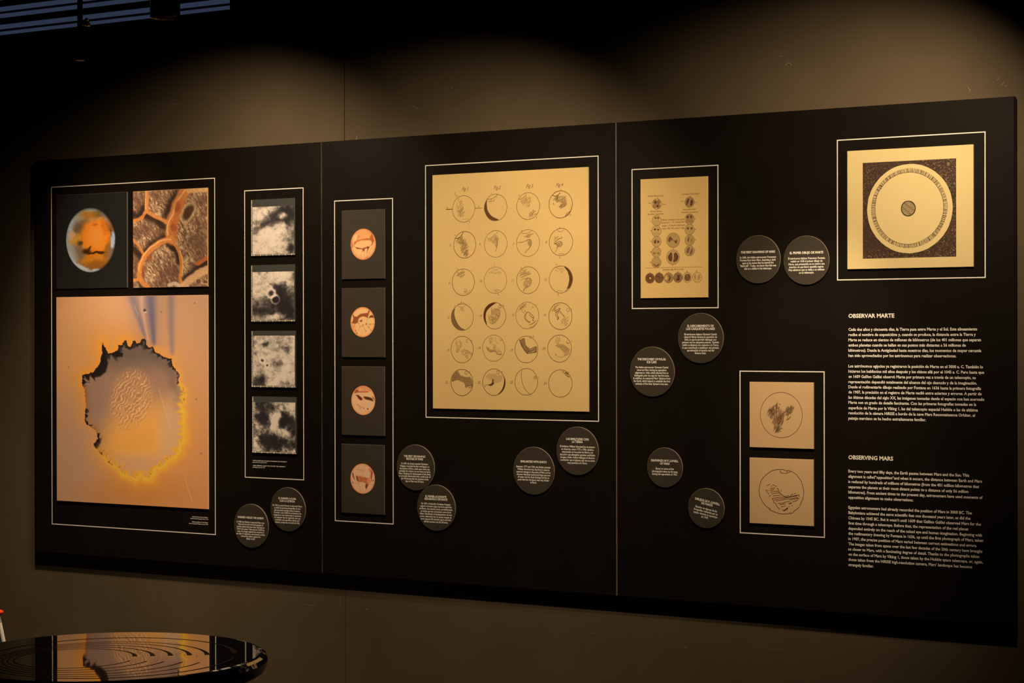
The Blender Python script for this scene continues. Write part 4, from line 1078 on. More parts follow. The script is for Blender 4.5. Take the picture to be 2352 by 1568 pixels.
sketch(16, [([(985, 1060), (1010, 1000), (1090, 945)], 1, .45), ([(990, 1090), (1040, 1060), (1100, 1025), (1095, 1050), (1020, 1120)], 1.4, .6), ([(1010, 1130), (1040, 1090), (1100, 1090), (1140, 1140), (1180, 1175), (1160, 1190)], 1.4, .55), ([(1010, 1130), (1030, 1190), (1060, 1215), (1045, 1250), (1075, 1220), (1045, 1150), (1080, 1100)], 1.3, .6),
            ([(1120, 1290), (1210, 1190)], 1, .45), ([(1120, 1340), (1260, 1200)], 1, .4), ([(1170, 1340), (1270, 1250)], 1, .4), ([(1195, 1385), (1260, 1320)], .9, .45)],
       [([(935, 1080), (970, 990), (1060, 950), (1010, 1060)], 24, 55, 50, 1.3, .4), ([(1130, 1300), (1220, 1200), (1280, 1250), (1210, 1370)], 14, 45, 50, 1, .4)], rings=[(1262, 1057, 25, .5)])
sketch(17, [([(400, 310), (430, 400), (420, 500), (440, 510)], 1.2, .4), ([(430, 320), (455, 410), (440, 510), (490, 440), (520, 330), (480, 280)], 1.1, .35), ([(600, 470), (660, 490), (740, 545)], 1.2, .5), ([(590, 550), (620, 515), (670, 530), (730, 570)], 1.1, .45), ([(530, 520), (590, 580), (640, 650)], 1, .4), ([(620, 590), (670, 640)], .9, .35), ([(655, 260), (620, 265), (615, 300), (640, 318), (665, 305)], 1, .45)],
       [([(400, 260), (500, 260), (530, 330), (520, 420), (440, 500), (420, 400)], 34, 75, 50, 1.2, .25), ([(500, 460), (580, 440), (660, 500), (640, 640), (560, 560)], 34, -35, 40, 1.2, .3)])
sketch(18, [([(1025, 400), (1045, 450), (1090, 495), (1150, 490), (1200, 490), (1250, 550), (1330, 550)], 2.2, .4), ([(1085, 240), (1090, 310), (1120, 340)], 1.3, .3), ([(1200, 210), (1220, 300), (1280, 350)], 1, .25), ([(1285, 245), (1310, 280), (1340, 255)], 1.1, .5)],
       [([(1030, 400), (1090, 460), (1160, 470), (1180, 380), (1200, 500), (1100, 510), (1040, 460)], 60, 20, 40, 1.8, .35), ([(1080, 220), (1160, 210), (1150, 300), (1100, 340)], 30, 60, 40, 1.3, .22), ([(1140, 350), (1220, 360), (1300, 480), (1330, 550), (1220, 500), (1150, 460)], 50, 30, 40, 1.4, .2)])
sketch(19, [([(450, 535), (620, 510), (625, 480)], 1.2, .8), ([(450, 490), (520, 440), (620, 395)], 1.1, .75), ([(455, 500), (520, 490), (600, 440)], 1.2, .7), ([(440, 430), (480, 425), (480, 460)], 1.2, .7), ([(290, 262), (330, 370), (400, 480), (450, 540)], 1.6, .85)],
       [([(300, 270), (390, 225), (410, 350), (450, 420), (480, 440), (450, 530), (390, 480), (335, 370)], 150, 70, 26, 1.6, .65), ([(590, 420), (630, 395), (630, 520), (600, 500)], 40, 60, 26, 1.6, .7), ([(470, 480), (600, 430), (600, 490), (480, 520)], 24, 15, 50, 1.2, .55)],
       fills=[([(295, 265), (390, 228), (412, 350), (470, 440), (450, 530), (390, 475), (335, 370)], .42), ([(450, 530), (475, 470), (625, 395), (625, 505)], .25)], rings=[(505, 212, 18, .35)])
sketch(20, [([(1240, 285), (1235, 320), (1265, 335), (1280, 320)], 1.2, .6), ([(1015, 545), (1025, 570)], 2, .5), ([(1040, 580), (1120, 610), (1190, 590)], .9, .25)],
       [([(1005, 220), (1100, 210), (1110, 300), (1010, 320)], 36, 80, 40, 1.4, .25), ([(1010, 380), (1060, 310), (1160, 360), (1240, 410), (1300, 460), (1270, 570), (1190, 590), (1150, 470), (1060, 410)], 190, 30, 28, 1.7, .38)],
       fills=[([(1060, 330), (1150, 370), (1240, 420), (1280, 470), (1260, 560), (1190, 570), (1150, 470), (1070, 400)], .16)])
sketch(21, [([(330, 1095), (400, 1070), (460, 1060), (540, 1100), (580, 1110), (615, 1215), (640, 1190), (700, 1225), (740, 1190)], 1.2, .55), ([(600, 900), (590, 930), (620, 955), (645, 920)], 1, .5), ([(610, 900), (640, 880)], .8, .5)],
       [([(330, 1090), (345, 1010), (440, 890), (500, 970), (600, 1010), (690, 1020), (740, 1120), (730, 1200), (610, 1190), (580, 1100), (460, 1055)], 280, 40, 22, 1.6, .6)],
       fills=[([(322, 1095), (335, 1000), (400, 915), (450, 885), (510, 975), (610, 1005), (700, 1010), (742, 1100), (735, 1190), (660, 1180), (615, 1210), (575, 1105), (470, 1058), (400, 1070)], .42)])
sketch(22, [([(1045, 1160), (1010, 1170), (985, 1205)], 1, .6)],
       [([(1000, 990), (1080, 940), (1180, 930), (1250, 970), (1340, 980), (1340, 1060), (1260, 1120), (1180, 1110), (1080, 1050)], 120, 30, 40, 2, .2)],
       fills=[([(1010, 990), (1090, 960), (1180, 935), (1240, 975), (1330, 980), (1345, 1040), (1280, 1110), (1190, 1115), (1160, 1050), (1060, 1040)], .18), ([(1130, 1050), (1160, 1048), (1178, 1090), (1165, 1150), (1110, 1185), (1045, 1160), (1090, 1150), (1130, 1120)], .85)],
       crescents=[(-66, 32, [(1362, 975), (1375, 1080), (1355, 1200), (1310, 1290), (1250, 1350)], .97)], rings=[(1253, 912, 24, .6)])
sketch(23, [([(335, 868), (325, 980), (350, 1130), (410, 1260), (500, 1352)], 1.0, .65), ([(597, 985), (578, 1015), (595, 1045), (617, 1020), (600, 985)], 1.1, .6), ([(308, 825), (320, 808), (335, 825)], .8, .35)])
sketch(24, [([(1200, 920), (1195, 945), (1240, 985), (1290, 1010)], 1.3, .7), ([(1205, 920), (1240, 950), (1265, 945)], 1.2, .8), ([(1145, 905), (1165, 890), (1180, 920), (1150, 905)], 1, .6)],
       [([(1200, 915), (1250, 910), (1280, 970), (1230, 950)], 24, -40, 30, 1.3, .7), ([(1250, 980), (1290, 970), (1290, 1020)], 10, -50, 20, 1, .5)])
# figure captions, numbers and letters
T = Text(YP - 0.00055)
def lab(k, text, x, y, size, shear=0.3, sx=1.0, bold=0.0):
    p = crop(*K[k], S8)([(x, y)]); X, Z = survey(p[:, 0], p[:, 1], YP)
    T.line(text, (float(X[0]), float(Z[0]) - size * .34), size, maxw=size * sx, align='C', bold=bold, shear=shear)
for k, tx, x, y in [(1, 'Fig.1.', 600, 205), (1, 'Fig.2', 1240, 178), (2, 'Fig.3.', 495, 145), (2, 'Fig.4', 1095, 120)]: lab(k, tx, x, y, .0185, .42, .85, .008)
for k, tx, x, y in [(1, '5.', 300, 1330), (1, '6.', 898, 1305), (2, '7', 170, 1315), (2, '8', 825, 1270), (3, '9', 280, 525), (3, '10', 910, 480), (4, '11.', 160, 462), (4, '12', 812, 452), (3, '13', 262, 1212), (3, '14', 902, 1175), (4, '15', 160, 1160), (4, '16.', 800, 1155),
                    (5, '17', 255, 475), (5, '18', 885, 422), (6, '19', 132, 465), (6, '20', 780, 435), (5, '21.', 235, 1110), (5, '22', 875, 1112), (6, '23', 128, 1108), (6, '24', 805, 1132)]: lab(k, tx, x, y, .0128, .35, .9, .004)
for k, tx, x, y in [(1, 'a', 450, 332), (1, 'b', 686, 862), (1, 'a', 1118, 290), (2, 'a', 283, 328), (2, 'b', 632, 775), (2, 'a', 1124, 220), (2, 'b', 1312, 720), (1, 'a', 388, 1125), (1, 'c', 1015, 1098), (2, 'a', 335, 1028), (2, 'a', 1090, 975), (4, 'b', 1100, 8), (3, 'a', 445, 228),
                    (3, 'c', 1182, 152), (3, 'b', 1258, 748), (4, 'a', 325, 215), (4, 'a', 1030, 140), (4, 'b', 1062, 745), (3, 'a', 512, 890), (3, 'c', 390, 970), (3, 'a', 1365, 960), (4, 'r', 630, 960), (4, 'c', 1338, 1040), (5, 'a', 725, 265), (6, 'a', 562, 188), (6, 'c', 1332, 280), (5, 'a', 686, 893),
                    (5, 'a', 1335, 890), (6, 'c', 668, 995), (6, 'a', 1270, 905)]: lab(k, tx, x, y, .0105, .3, .95, .004)
for tx, x, y in [('B', 238, 585), ('A', 866, 560)]: lab(1, tx, x, y, .0100, 0, .95, -.002)
T.build('lettering', t, M_INK, PAPER * .35 + INKC * .65)

# ---- engraved plate with rows of little globes
L_F = 0.975 * LC
PAP2 = alb((211, 158, 83), L_F); INK2 = alb((80, 36, 20), L_F)
M_SHEET2 = mat('ochre_paper', PAP2, 0.6, spec=0.2, noise=0.04, nscale=5)
C_C = [(1471.2, 411.9), (1625.6, 404.4), (1470.9, 684.8), (1625.1, 683.2)]
t, R = print_thing('engraved_plate_print', C_C, 'small ochre sheet of engraved globes in columns and a bottom row of six', 'print', M_SHEET2)
Z7 = crop(1420, 360, 4.125)
MINI = [0]
def mini(cx, cy, rx, base, marks, lines=()):
    I = Ink(YP, PAP2, INK2, Z7)
    MINI[0] += 1; I.lift = MINI[0] * 3.37
    p = I._pts([(cx, cy), (cx + rx, cy)]); c = p[0]; r = abs(p[1][0] - c[0]) * 1.02
    a = np.linspace(0, 2 * math.pi, 40, endpoint=False)
    I._add(np.stack([c[0] + r * np.cos(a), c[1] + r * np.sin(a)], -1), [tuple(range(40))], base)
    for pts, tn in marks:
        P = np.array(pts, float); P = np.stack([cx + P[:, 0] * rx, cy + P[:, 1] * rx * 1.12], -1)
        I.poly(catmull(np.vstack([P, P[:1]]), 4)[:-1], tn)
    for pts, w, tn in lines:
        P = np.array(pts, float); P = np.stack([cx + P[:, 0] * rx, cy + P[:, 1] * rx * 1.12], -1)
        I.line(P, w, tn)
    I.circ(c, r, .0014, .55, 0, 360)
    a = np.linspace(0, 360, 20)
    sc = np.stack([cx + .85 * rx * np.cos(np.radians(a)), cy + .95 * rx * np.sin(np.radians(a))], -1)
    I.scribble(sc, 30, 30, rx * .3, .0007, min(1, base + .22), seed=int(cx + cy))
    I.build('engraved_globe', t)
def el(cx, cy, rx, ry, n=10):
    return [(cx + rx * math.cos(2 * math.pi * i / n), cy + ry * math.sin(2 * math.pi * i / n)) for i in range(n)]
mini(365, 447, 43, .42, [(el(-.3, -.35, .24, .26), .95), (el(.2, .38, .22, .24), .95), (el(-.9, 0, .16, .3), .05), (el(.88, 0, .16, .3), .05), (el(.05, -.88, .3, .16), .05), (el(-.1, .9, .3, .14), .05), (el(.3, -.3, .28, .3), .5)])
mini(676, 430, 43, .35, [([(-.75, .1), (-.5, -.5), (-.05, -.7), (-.2, -.2), (-.5, .5), (-.7, .5)], .9), ([(.1, .55), (.2, -.1), (.55, -.6), (.75, 0), (.5, .6), (.2, .7)], .9)])
mini(365, 604, 43, .14, [(el(-.28, -.52, .24, .2), .75), (el(.33, -.52, .24, .2), .7), (el(0, .4, .8, .5), .2)])
mini(362, 704, 44, .14, [(el(-.28, -.32, .26, .2), .85), ([(.1, -.4), (.6, -.4), (.5, -.15), (.25, -.15)], .85), (el(0, .5, .8, .35), .2)])
mini(364, 803, 43, .2, [([(-.65, 0), (-.3, -.4), (-.05, -.3), (-.15, .35), (-.5, .35)], .8), ([(.15, -.3), (.65, 0), (.3, .35), (.15, .3)], .8)])
mini(362, 903, 43, .22, [([(-.65, 0), (-.3, .15), (.3, .15), (.6, 0), (.6, .45), (.25, .25), (-.3, .25), (-.6, .5)], .7)])
mini(361, 1000, 44, .27, [([(-.6, .25), (-.3, .4), (0, .55), (.3, .4), (.6, .2), (.6, .55), (.15, .8), (-.2, .75), (-.6, .5)], .6)])
mini(676, 590, 43, .35, [(el(-.42, -.42, .22, .26), .85), (el(.35, -.45, .22, .26), .85), (el(0, .9, .35, .12), .05), (el(-.92, 0, .12, .4), .05), (el(.92, 0, .12, .4), .05)])
mini(677, 689, 44, .2, [(el(-.4, -.25, .26, .24), .75), (el(.42, -.22, .26, .24), .7)], [([(.05, -.1), (-.5, .8)], .0012, .02)])
mini(677, 789, 44, .24, [([(-.5, 0), (-.3, -.55), (-.1, -.55), (-.25, .35), (-.4, .3)], .75), ([(.3, -.5), (.55, -.1), (.45, .35), (.25, .4), (.35, 0)], .55)])
mini(676, 890, 44, .24, [([(-.7, .1), (-.4, -.55), (.05, -.65), (-.15, .3), (-.55, .45)], .65), ([(0, .6), (.3, -.2), (.65, -.5), (.65, .2), (.3, .75)], .65)])
mini(520, 790, 61, .27, [([(-.8, .1), (-.55, -.5), (-.25, -.35), (0, -.05), (.35, .05), (.65, -.1), (.55, .4), (.35, .4), (.1, .05), (-.25, 0), (-.55, .25)], .75)])
mini(519, 950, 61, .22, [([(-.8, 0), (-.5, -.5), (-.2, -.65), (-.1, 0), (-.2, .55), (-.5, .55), (-.7, .3)], .8), ([(.1, .3), (.2, -.5), (.5, -.6), (.85, -.1), (.7, .4), (.3, .7), (.05, .6)], .85)])
for i, (cx, cy) in enumerate([(301, 1150), (388, 1147), (477, 1146), (566, 1143), (655, 1142), (749, 1141)]):
    mk = [[(el(0, 0, .5, .45), .85), (el(.05, 0, .24, .22), .05)], [([(-.85, -.35), (-.2, -.4), (.3, -.1), (.9, -.15), (.85, 0), (.2, 0), (-.1, -.1), (-.7, -.3)], .95), (el(.1, .0, .35, .14), .7)],
          [([(0, -.6), (.35, -.3), (.45, .1), (.15, .55), (-.1, .65), (.15, .2), (.2, -.2)], .9), (el(-.5, 0, .35, .5), .1)], [([(-.2, -.5), (.5, -.45), (.3, -.1), (.5, .4), (0, .6), (-.5, .45), (-.1, .1)], .95)],
          [([(-.5, -.6), (.4, -.7), (.75, -.1), (.55, .6), (-.3, .7), (-.7, .2)], .72)], [([(-.8, -.2), (-.4, -.65), (-.25, 0), (-.4, .5), (-.65, .4)], .3), ([(.1, -.5), (.5, -.55), (.75, 0), (.4, .5), (.1, .6)], .3)]][i]
    mini(cx, cy, 42, [.72, .68, .42, .5, .08, .05][i], mk)
I = Ink(YP, PAP2, INK2, Z7)
I.line([(252, 1054), (792, 1041)], .0012, .55)
I.build('ruled_line', t)
T = Text(YP - 0.00055)
def lab2(text, x0, x1, y, size, shear=.3):
    p = Z7([(x0, y), (x1, y)]); X, Z = survey(p[:, 0], p[:, 1], YP)
    T.line(text, ((X[0] + X[1]) / 2, (Z[0] + Z[1]) / 2 - size * .3), size, width=X[1] - X[0], align='C', bold=0, shear=shear)
for a in [("Prima Martis facies", 283, 433, 370, .0085), ("Secunda Martis facies", 606, 768, 351, .0085), ("Primæ faciei", 302, 414, 516, .0085), ("Secundæ faciei", 614, 738, 497, .0085), ("Smicellus mutationes", 277, 432, 541, .008), ("Smicellus mutationes", 598, 760, 523, .008),
          ("Occ", 288, 315, 437, .007), ("Orie", 417, 450, 449, .007), ("Occ", 592, 624, 421, .007), ("Ori.", 722, 754, 430, .007), ("Martis revolutio circa axem", 414, 627, 594, .009), ("proprium a I. D. Cassino Bon.", 414, 632, 619, .009), ("atque I. Campani observata", 414, 634, 648, .009), ("mensi. Feb. Mart. April. 1666", 414, 628, 676, .009),
          ("Quædam aliæ Martis facies", 421, 622, 1066, .0085), ("M", 368, 380, 391, .006), ("M", 677, 690, 374, .006), ("L", 355, 362, 501, .006), ("H", 516, 528, 871, .007), ("G", 511, 523, 1030, .008)]: lab2(*a)
for tx, x, y in [('A', 299, 1096), ('B', 388, 1094), ('C', 477, 1090), ('D', 567, 1088), ('E', 654, 1087), ('F', 743, 1084), ('L', 310, 613), ('F', 312, 702), ('R', 311, 802), ('I', 311, 902), ('E', 306, 999), ('H', 729, 588), ('M', 732, 688), ('N', 735, 785), ('O', 728, 884)]:
    lab2(tx, x - 5, x + 5, y, .0065, 0)
T.build('lettering', t, M_INK, PAP2 * .35 + INK2 * .65)

# ---- woodcut print: ring and dark spot
L_G = 1.38 * LC
PAP3 = alb((244, 196, 116), L_G); INK3 = alb((74, 46, 30), L_G)
M_SHEET3 = mat('cream_paper', PAP3, 0.6, spec=0.2, noise=0.03, nscale=4)
C_F = [(1945.7, 347.7), (2235.8, 330.6), (1946, 619.2), (2235.8, 611.9)]
t, R = print_thing('woodcut_print', C_F, 'cream woodcut print of a pale disc with hatched ring and small dark centre, upper right', 'print', M_SHEET3)
Z3 = crop(1660, 280, 3.399)
I = Ink(YP, PAP3, INK3, Z3)
# speckled black ground of the block
sx0, sx1, sz0, sz1 = rect(Z3([(1094, 322), (1822, 282), (1094, 1070), (1824, 1047)]), YP)
nx = 300
u, w = np.meshgrid(np.linspace(0, 1, nx), np.linspace(0, 1, nx))
nn = .6 * fbm(u * 75, w * 140 + 4 * fbm(u * 9, w * 9, 5), 201, 3, .7) + .4 * vnoise(u * 149, w * 149, 203)
dens = .55 * blob(u, w, .86, .12, .35, .3, 0, .8) + .45 * blob(u, w, .95, .8, .2, .35, 0, .8) + .3 * blob(u, w, .08, .2, .12, .35, 0, .8) + .3 * blob(u, w, .3, 1, .6, .08, 0, .8) + .1
sp = sstep(.60, .78, nn + .10 * dens) * (.25 + .75 * np.clip(dens, 0, 1)) * .42
cc = INK3 * (1 - sp[..., None]) + PAP3 * sp[..., None]
vv = np.stack([sx0 + (sx1 - sx0) * u, np.full_like(u, YP - .0003), sz1 - (sz1 - sz0) * w], -1).reshape(-1, 3)
ii = np.arange(nx * nx).reshape(nx, nx)
part('block_ground', vv, np.stack([ii[:-1, :-1], ii[1:, :-1], ii[1:, 1:], ii[:-1, 1:]], -1).reshape(-1, 4), M_PRINT, t, cols=cc.reshape(-1, 3))
p = I._pts([(1458, 676), (1124, 676), (1792, 676), (1458, 328), (1458, 1024)])
c = p[0]; r = ((p[2][0] - p[1][0]) + (p[3][1] - p[4][1])) / 4
I.lift = 300
a = np.linspace(0, 2 * math.pi, 160, endpoint=False)
rr = r * (1 + .008 * (vnoise(np.cos(a) * 14 + 40, np.sin(a) * 14 + 40, 3) - .5))
I._add(np.stack([c[0] + rr * np.cos(a), c[1] + rr * np.sin(a)], -1), [tuple(range(160))], 0)
rs = random.Random(8)
cr = (c[0] - .002, c[1] + .001); r1, r2 = r * .805, r * .885
I.circ(cr, r1, .0016, .7, 0, 360, .03, 4)
I.circ(cr, r2, .0012, .55, 0, 360, .02, 6)
for i in range(260):
    q = 2 * math.pi * (i + rs.uniform(-.35, .35)) / 260
    s = rs.uniform(-.1, .1)
    ra, rb = r1 * rs.uniform(.985, 1.01), r2 * rs.uniform(.985, 1.012)
    I.strip([(cr[0] + ra * math.cos(q), cr[1] + ra * math.sin(q)), (cr[0] + rb * math.cos(q + s * .1), cr[1] + rb * math.sin(q + s * .1))], rs.uniform(.0009, .0021), rs.uniform(.6, .95))
pc = I._pts([(1449, 675), (1394, 675), (1504, 675)]); c2 = pc[0]; r3 = (pc[2][0] - pc[1][0]) / 2
a = np.linspace(0, 2 * math.pi, 48, endpoint=False)
I._add(np.stack([c2[0] + r3 * np.cos(a), c2[1] + r3 * np.sin(a)], -1), [tuple(range(48))], .18)
for i in range(15):
    z = c2[1] + r3 * (i - 7) / 7.6; h = math.sqrt(max(r3 ** 2 - (z - c2[1]) ** 2, 0))
    xs = np.linspace(-h, h, 9)
    q = np.stack([c2[0] + xs, z + .0009 * np.sin(xs * 260 + i)], -1)
    I.strip(q, .0017, .75)
I.circ(c2, r3, .0032, .95, 0, 360, .05, 9)
I.build('woodcut_drawing', t)

# ---- two pencil globes
L_H = 0.91 * LC
PAP4 = alb((190, 140, 84), L_H); INK4 = alb((74, 36, 14), L_H)
M_SHEET4 = mat('tan_paper', PAP4, 0.6, spec=0.2, noise=0.04, nscale=6)
S10 = 10.453
C_L1 = [(1721.4, 877.1), (1869, 877.9), (1721.4, 1026.9), (1868.2, 1031)]
t, R = print_thing('pencil_globe_print', C_L1, 'upper tan print of a thin circle with a three-lobed pencil smudge', 'print', M_SHEET4, 'pencil globe prints in the lower frame')
I = Ink(YP, PAP4, INK4, crop(1720, 880, S10))
p = I._pts([(776, 760), (268, 760), (1284, 760), (776, 220), (776, 1302)])
I.circ(p[0], ((p[2][0] - p[1][0]) + (p[3][1] - p[4][1])) / 4, .0016, .75, 0, 360, .01, 2)
for poly, n in [([(440, 700), (480, 590), (640, 540), (680, 500), (730, 580), (830, 690), (860, 720), (840, 800), (700, 880), (580, 840), (490, 800)], 190), ([(570, 850), (850, 720), (830, 900), (780, 1060), (700, 1170), (640, 1160), (590, 1000)], 150),
                ([(850, 700), (880, 620), (960, 560), (1060, 560), (1070, 660), (960, 760), (900, 860), (940, 760), (880, 740)], 70)]:
    I.scribble(poly, n, 68, 110, .0015, .62, seed=n, jit=8)
for poly, n in [([(480, 640), (600, 580), (660, 700), (580, 780), (490, 740)], 26), ([(690, 860), (820, 700), (780, 960), (700, 1050)], 34), ([(640, 1150), (680, 1040), (780, 1080), (720, 1160)], 18), ([(900, 690), (960, 560), (1050, 580), (960, 760)], 20), ([(640, 500), (690, 490), (660, 620)], 8)]:
    I.scribble(poly, n, 66, 90, .0017, .85, seed=n + 3, jit=8)
for q in [[(725, 490), (765, 508)], [(765, 1095), (815, 1072)], [(730, 1168), (775, 1140)], [(905, 880), (1010, 800)], [(945, 880), (1000, 790)], [(800, 935), (830, 925)]]: I.line(q, .0014, .6)
I.build('globe_sketch', t)
C_L2 = [(1721, 1051), (1868.2, 1055), (1721.8, 1201.8), (1868.6, 1207.7)]
t, R = print_thing('pencil_globe_print', C_L2, 'lower tan print of an inked circle with a hatched boomerang shape and small polar cap', 'print', M_SHEET4, 'pencil globe prints in the lower frame')
I = Ink(YP, PAP4, INK4, crop(1720, 1055, S10))
for pts in [[(520, 1185), (400, 1105), (300, 960), (248, 800), (250, 680), (290, 530), (350, 430), (450, 340), (560, 270), (680, 242), (800, 240), (880, 262), (935, 300)], [(915, 268), (960, 265), (1060, 305), (1140, 360), (1190, 430), (1240, 490), (1270, 550)],
            [(1272, 570), (1305, 680), (1318, 790), (1300, 920), (1260, 1030), (1222, 1115)], [(1210, 1140), (1150, 1195), (1100, 1230), (1050, 1280), (985, 1305)], [(1000, 1270), (940, 1300), (800, 1305), (680, 1280), (560, 1235), (475, 1185)],
            [(770, 265), (752, 290), (775, 315), (830, 330), (850, 345)], [(770, 300), (765, 320)], [(860, 335), (930, 320), (1000, 290)], [(960, 305), (1000, 290)],
            [(430, 630), (510, 592)], [(565, 600), (620, 625), (660, 645)], [(410, 720), (430, 770), (460, 800), (490, 835)], [(485, 895), (505, 865), (530, 875)], [(555, 930), (590, 970), (600, 1000), (590, 1020), (650, 1060), (670, 1120), (720, 1175), (745, 1190)],
            [(670, 690), (700, 700), (720, 760), (740, 790), (780, 830), (830, 870), (880, 888)], [(890, 885), (960, 860)], [(995, 865), (1050, 840), (1065, 825)], [(1090, 825), (1130, 805)], [(860, 910), (1040, 880), (1130, 860), (1195, 850), (1215, 900)],
            [(560, 938), (700, 910), (860, 895)], [(610, 970), (760, 940), (860, 930)], [(860, 925), (1050, 890), (1160, 870)], [(650, 1000), (850, 960), (1050, 930), (1180, 905)], [(980, 970), (1100, 945), (1195, 930), (1150, 980), (1050, 1015)], [(690, 1055), (820, 1040), (920, 1010), (990, 1012)],
            [(735, 1085), (880, 1060)], [(770, 1135), (880, 1110)], [(510, 695), (630, 682)], [(500, 740), (610, 720)], [(510, 785), (640, 762), (720, 755)], [(540, 830), (640, 805), (760, 800)], [(575, 875), (680, 860), (800, 845)], [(440, 735), (470, 735)], [(530, 635), (560, 640)],
            [(850, 1220), (930, 1150)], [(800, 1215), (870, 1210), (940, 1160)], [(830, 1235), (890, 1215)], [(905, 1215), (935, 1180)], [(945, 1045), (1000, 1060), (1035, 1030)], [(970, 1075), (1010, 1035)], [(950, 1130), (985, 1125)], [(1030, 1110), (1048, 1095)], [(760, 742), (790, 742)], [(1040, 820), (1060, 840)]]:
    I.line(pts, .0019 if len(pts) > 4 else .0017, .9)
I.build('globe_sketch', t)

# ================================================================== ROUND TABLE
ZT = 0.789; TX, TY, TR = 0.411, -2.570, 0.374
tb = thing('round_table', (TX, TY, 0), 'round glossy black table mirroring the crater print, at the lower left', 'table')
prof = [(TR - .004, ZT - .046), (TR + .004, ZT - .040), (TR + .009, ZT - .028), (TR + .010, ZT - .016), (TR + .006, ZT - .006), (TR - .002, ZT - .0012), (TR - .010, ZT)]
part('tabletop', *lathe_vf(prof, TX, TY, 160), M_GLOSS, tb, smooth=False)
part('pedestal', *lathe_vf([(.24, 0), (.24, .012), (.22, .02), (.06, .04), (.045, .10), (.045, ZT - .12), (.07, ZT - .06), (.20, ZT - .046)], TX, TY, 48), M_BLACKMETAL, tb, smooth=True)
def tpoint(px, py):
    d = (px - W0 / 2) / FPX * RGT + (H0 / 2 - py) / FPX * UPV + FWD
    q = (ZT - CAM[2]) / d[2]
    return CAM + d * q
lat = np.array([math.cos(YAW + .19), math.sin(YAW + .19)])      # across the line of sight to the table
def groove(l, r_, y, w0, w1, gap0, gap1):
    A = tpoint(l / 3.675, 1380 + y / 3.675)[:2]; B = tpoint(r_ / 3.675, 1380 + y / 3.675)[:2]
    c = (A + B) / 2; rad = np.linalg.norm(B - A) / 2
    base = math.degrees(math.atan2(*(B - A)[::-1]))
    n = 96
    V, F = [], []
    for i in range(n + 1):
        s = i / n
        q = math.radians(base + gap0 + (360 - gap0 - gap1) * s)
        w = w0 + (w1 - w0) * max(0, 1 - s / .10) ** 1.5
        for rr in (rad - w, rad + w * .3):
            P = np.array([c[0] + rr * math.cos(q), c[1] + rr * math.sin(q)])
            e = P - np.array([TX, TY]); m = np.linalg.norm(e)
            if m > TR - .012: P = np.array([TX, TY]) + e / m * (TR - .012)
            V.append((P[0], P[1], ZT + .0004))
    for i in range(n): F.append((2 * i, 2 * i + 1, 2 * i + 3, 2 * i + 2))
    part('groove_ring', V, F, M_GROOVE, tb)
for l, r_ in [(130, 1140), (80, 1290), (40, 1440), (0, 1600), (-40, 1750)]:
    groove(l, r_, 482, .0028, .010, 12, 14)
groove(-130, 1985, 470, .004, .012, 10, 0)

# ================================================================== RED-KNOBBED WHITE POST behind the table
def pt_at(px, py, depth):
    d = (px - W0 / 2) / FPX * RGT + (H0 / 2 - py) / FPX * UPV + FWD
    return CAM + d * depth
ptop = pt_at(-5.5, 1411, 7.40); plow = pt_at(7, 1471, 7.40)
dirv = (plow - ptop) / np.linalg.norm(plow - ptop)
pfoot = ptop + dirv * ((ptop[2] - 0.018) / -dirv[2])
ps = thing('knobbed_post', (pfoot[0], pfoot[1], 0), 'slanting white post with a flat red knob behind the table at the left edge', 'post')
part('shaft', *tube_vf([pfoot, ptop], [0.0093, 0.0090], 20), M_OFFWHITE, ps, smooth=False)
kv, kf = lathe_vf([(.002, -.0092), (.015, -.0084), (.021, -.004), (.0228, .0008), (.021, .0054), (.0136, .009), (.002, .010)], 0, 0, 32)
kv = [(ptop[0] + p[0], ptop[1] + p[1], ptop[2] + .0084 + p[2]) for p in kv]
part('knob', kv, kf, M_RED, ps, smooth=True)
part('foot_plate', *lathe_vf([(.10, 0), (.10, .010), (.09, .018), (.010, .020)], pfoot[0], pfoot[1], 40), M_OFFWHITE, ps)

# ================================================================== HANGING ROD with cable loop
rp = pt_at(184, 139, 6.30)
rd = thing('hanging_rod', (rp[0], rp[1], ZC), 'thin dark rod hanging from the ceiling with a loose cable loop, top left', 'rod')
rv, rf = lathe_vf([(.0145, rp[2]), (.0145, rp[2] + .010), (.0086, rp[2] + .014), (.0086, ZC)], rp[0], rp[1], 24)
part('tube', rv, rf, M_BLACKMETAL, rd, smooth=False)
part('ceiling_plate', *lathe_vf([(.03, ZC - .012), (.04, ZC - .004), (.04, ZC)], rp[0], rp[1], 24), M_BLACKMETAL, rd)
def rpt(px, py, dz=0): return pt_at(px, py, 6.28 + dz)
part('cable', *tube_vf(catmull(np.array([rpt(178, 62), rpt(170, 70), rpt(162, 92), rpt(160, 112), rpt(166, 128), rpt(174, 137)]), 5), .0014, 6),
     mat('grey_cable', (.30, .28, .26), .5, noise=.1), rd, smooth=True)
ck = rpt(199, 52)
cv, cf = lathe_vf([(.002, -.013), (.011, -.010), (.013, -.002), (.009, .004), (.011, .009), (.003, .014)], 0, 0, 14)
rs = random.Random(3)
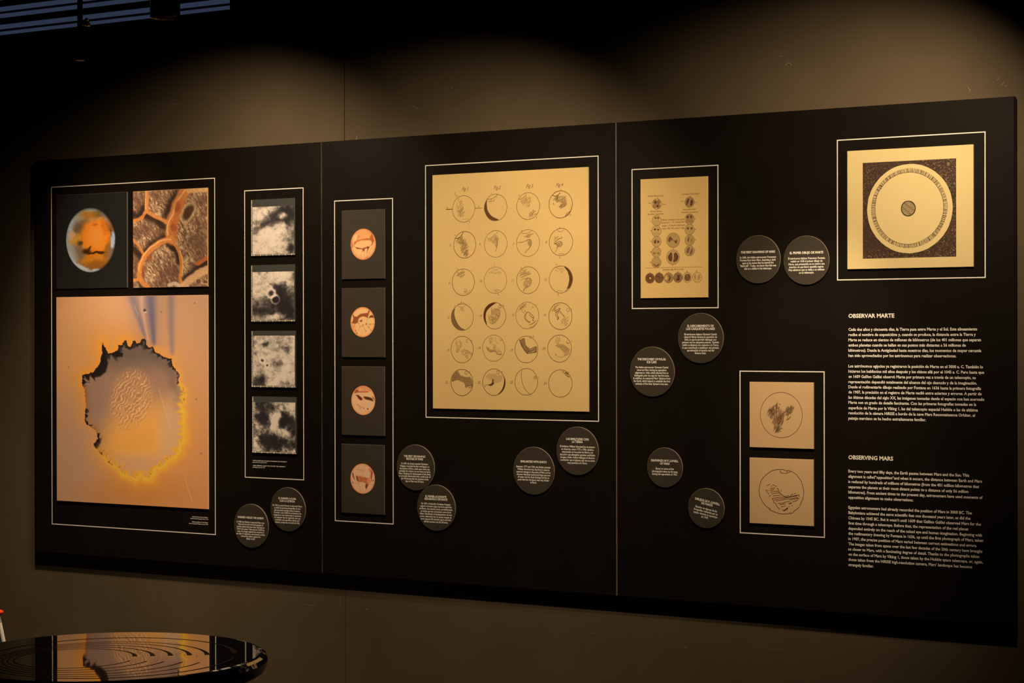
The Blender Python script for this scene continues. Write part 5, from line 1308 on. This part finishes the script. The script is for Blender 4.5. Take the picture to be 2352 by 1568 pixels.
cv = [(ck[0] + p[0] * rs.uniform(.7, 1.2), ck[1] + p[1] * rs.uniform(.7, 1.2), ck[2] + p[2] * rs.uniform(.8, 1.1)) for p in cv]
part('foil_knot', cv, cf, M_FOIL, rd)
part('clip', *tube_vf([rpt(199, 52), rpt(190, 52), rpt(184, 52)], .003, 8), M_BLACKMETAL, rd)

# ================================================================== SPOT LAMPS
lamp_lab = ['dark cylinder spot lamp hanging in front of the louvred window at top left', 'black cylinder spot lamp hung highest, above the left panel', 'black cylinder spot lamp hung above the joint of middle and right panels',
            'black cylinder spot lamp hung beyond the right end of the panels', 'black cylinder spot lamp hung above the middle of the right panel', 'black cylinder spot lamp hung just in front of the one by the louvred window']
for i, (x, y, z, watt, az, tilt, half) in enumerate(LAMPS):
    t = thing('spot_lamp', (x, y, ZC), lamp_lab[i], 'lamp', 'spot lamps hung in front of the panels')
    part('lamp_body', *lathe_vf([(.046, z + .030), (.048, z + .004), (.052, z), (.0525, z + .004), (.0525, z + .205), (.045, z + .215), (.012, z + .218)], x, y, 48),
         M_BRONZE, t, smooth=False)
    part('lens', *lathe_vf([(.0445, z + .0315), (.0445, z + .0335)], x, y, 40), M_LENS, t)
    part('stem', *lathe_vf([(.007, z + .216), (.007, ZC - .03)], x, y, 16), M_BLACKMETAL, t)
    part('canopy', *lathe_vf([(.02, ZC - .035), (.045, ZC - .02), (.045, ZC)], x, y, 24), M_BLACKMETAL, t)
    ld = bpy.data.lights.new('spot_light', 'SPOT')
    ld.energy = watt; ld.color = LAMP_COL
    ld.spot_size = math.radians(2 * half); ld.spot_blend = 1.0
    ld.shadow_soft_size = 0.02
    lo = bpy.data.objects.new('spot_light', ld)
    COL.objects.link(lo); lo.parent = t
    lo.location = (0, 0, z - .022 - ZC)
    az, tilt = math.radians(az), math.radians(tilt)
    aim = Vector((math.sin(tilt) * math.sin(az), math.sin(tilt) * math.cos(az), -math.cos(tilt)))
    lo.rotation_euler = aim.to_track_quat('-Z', 'Y').to_euler()
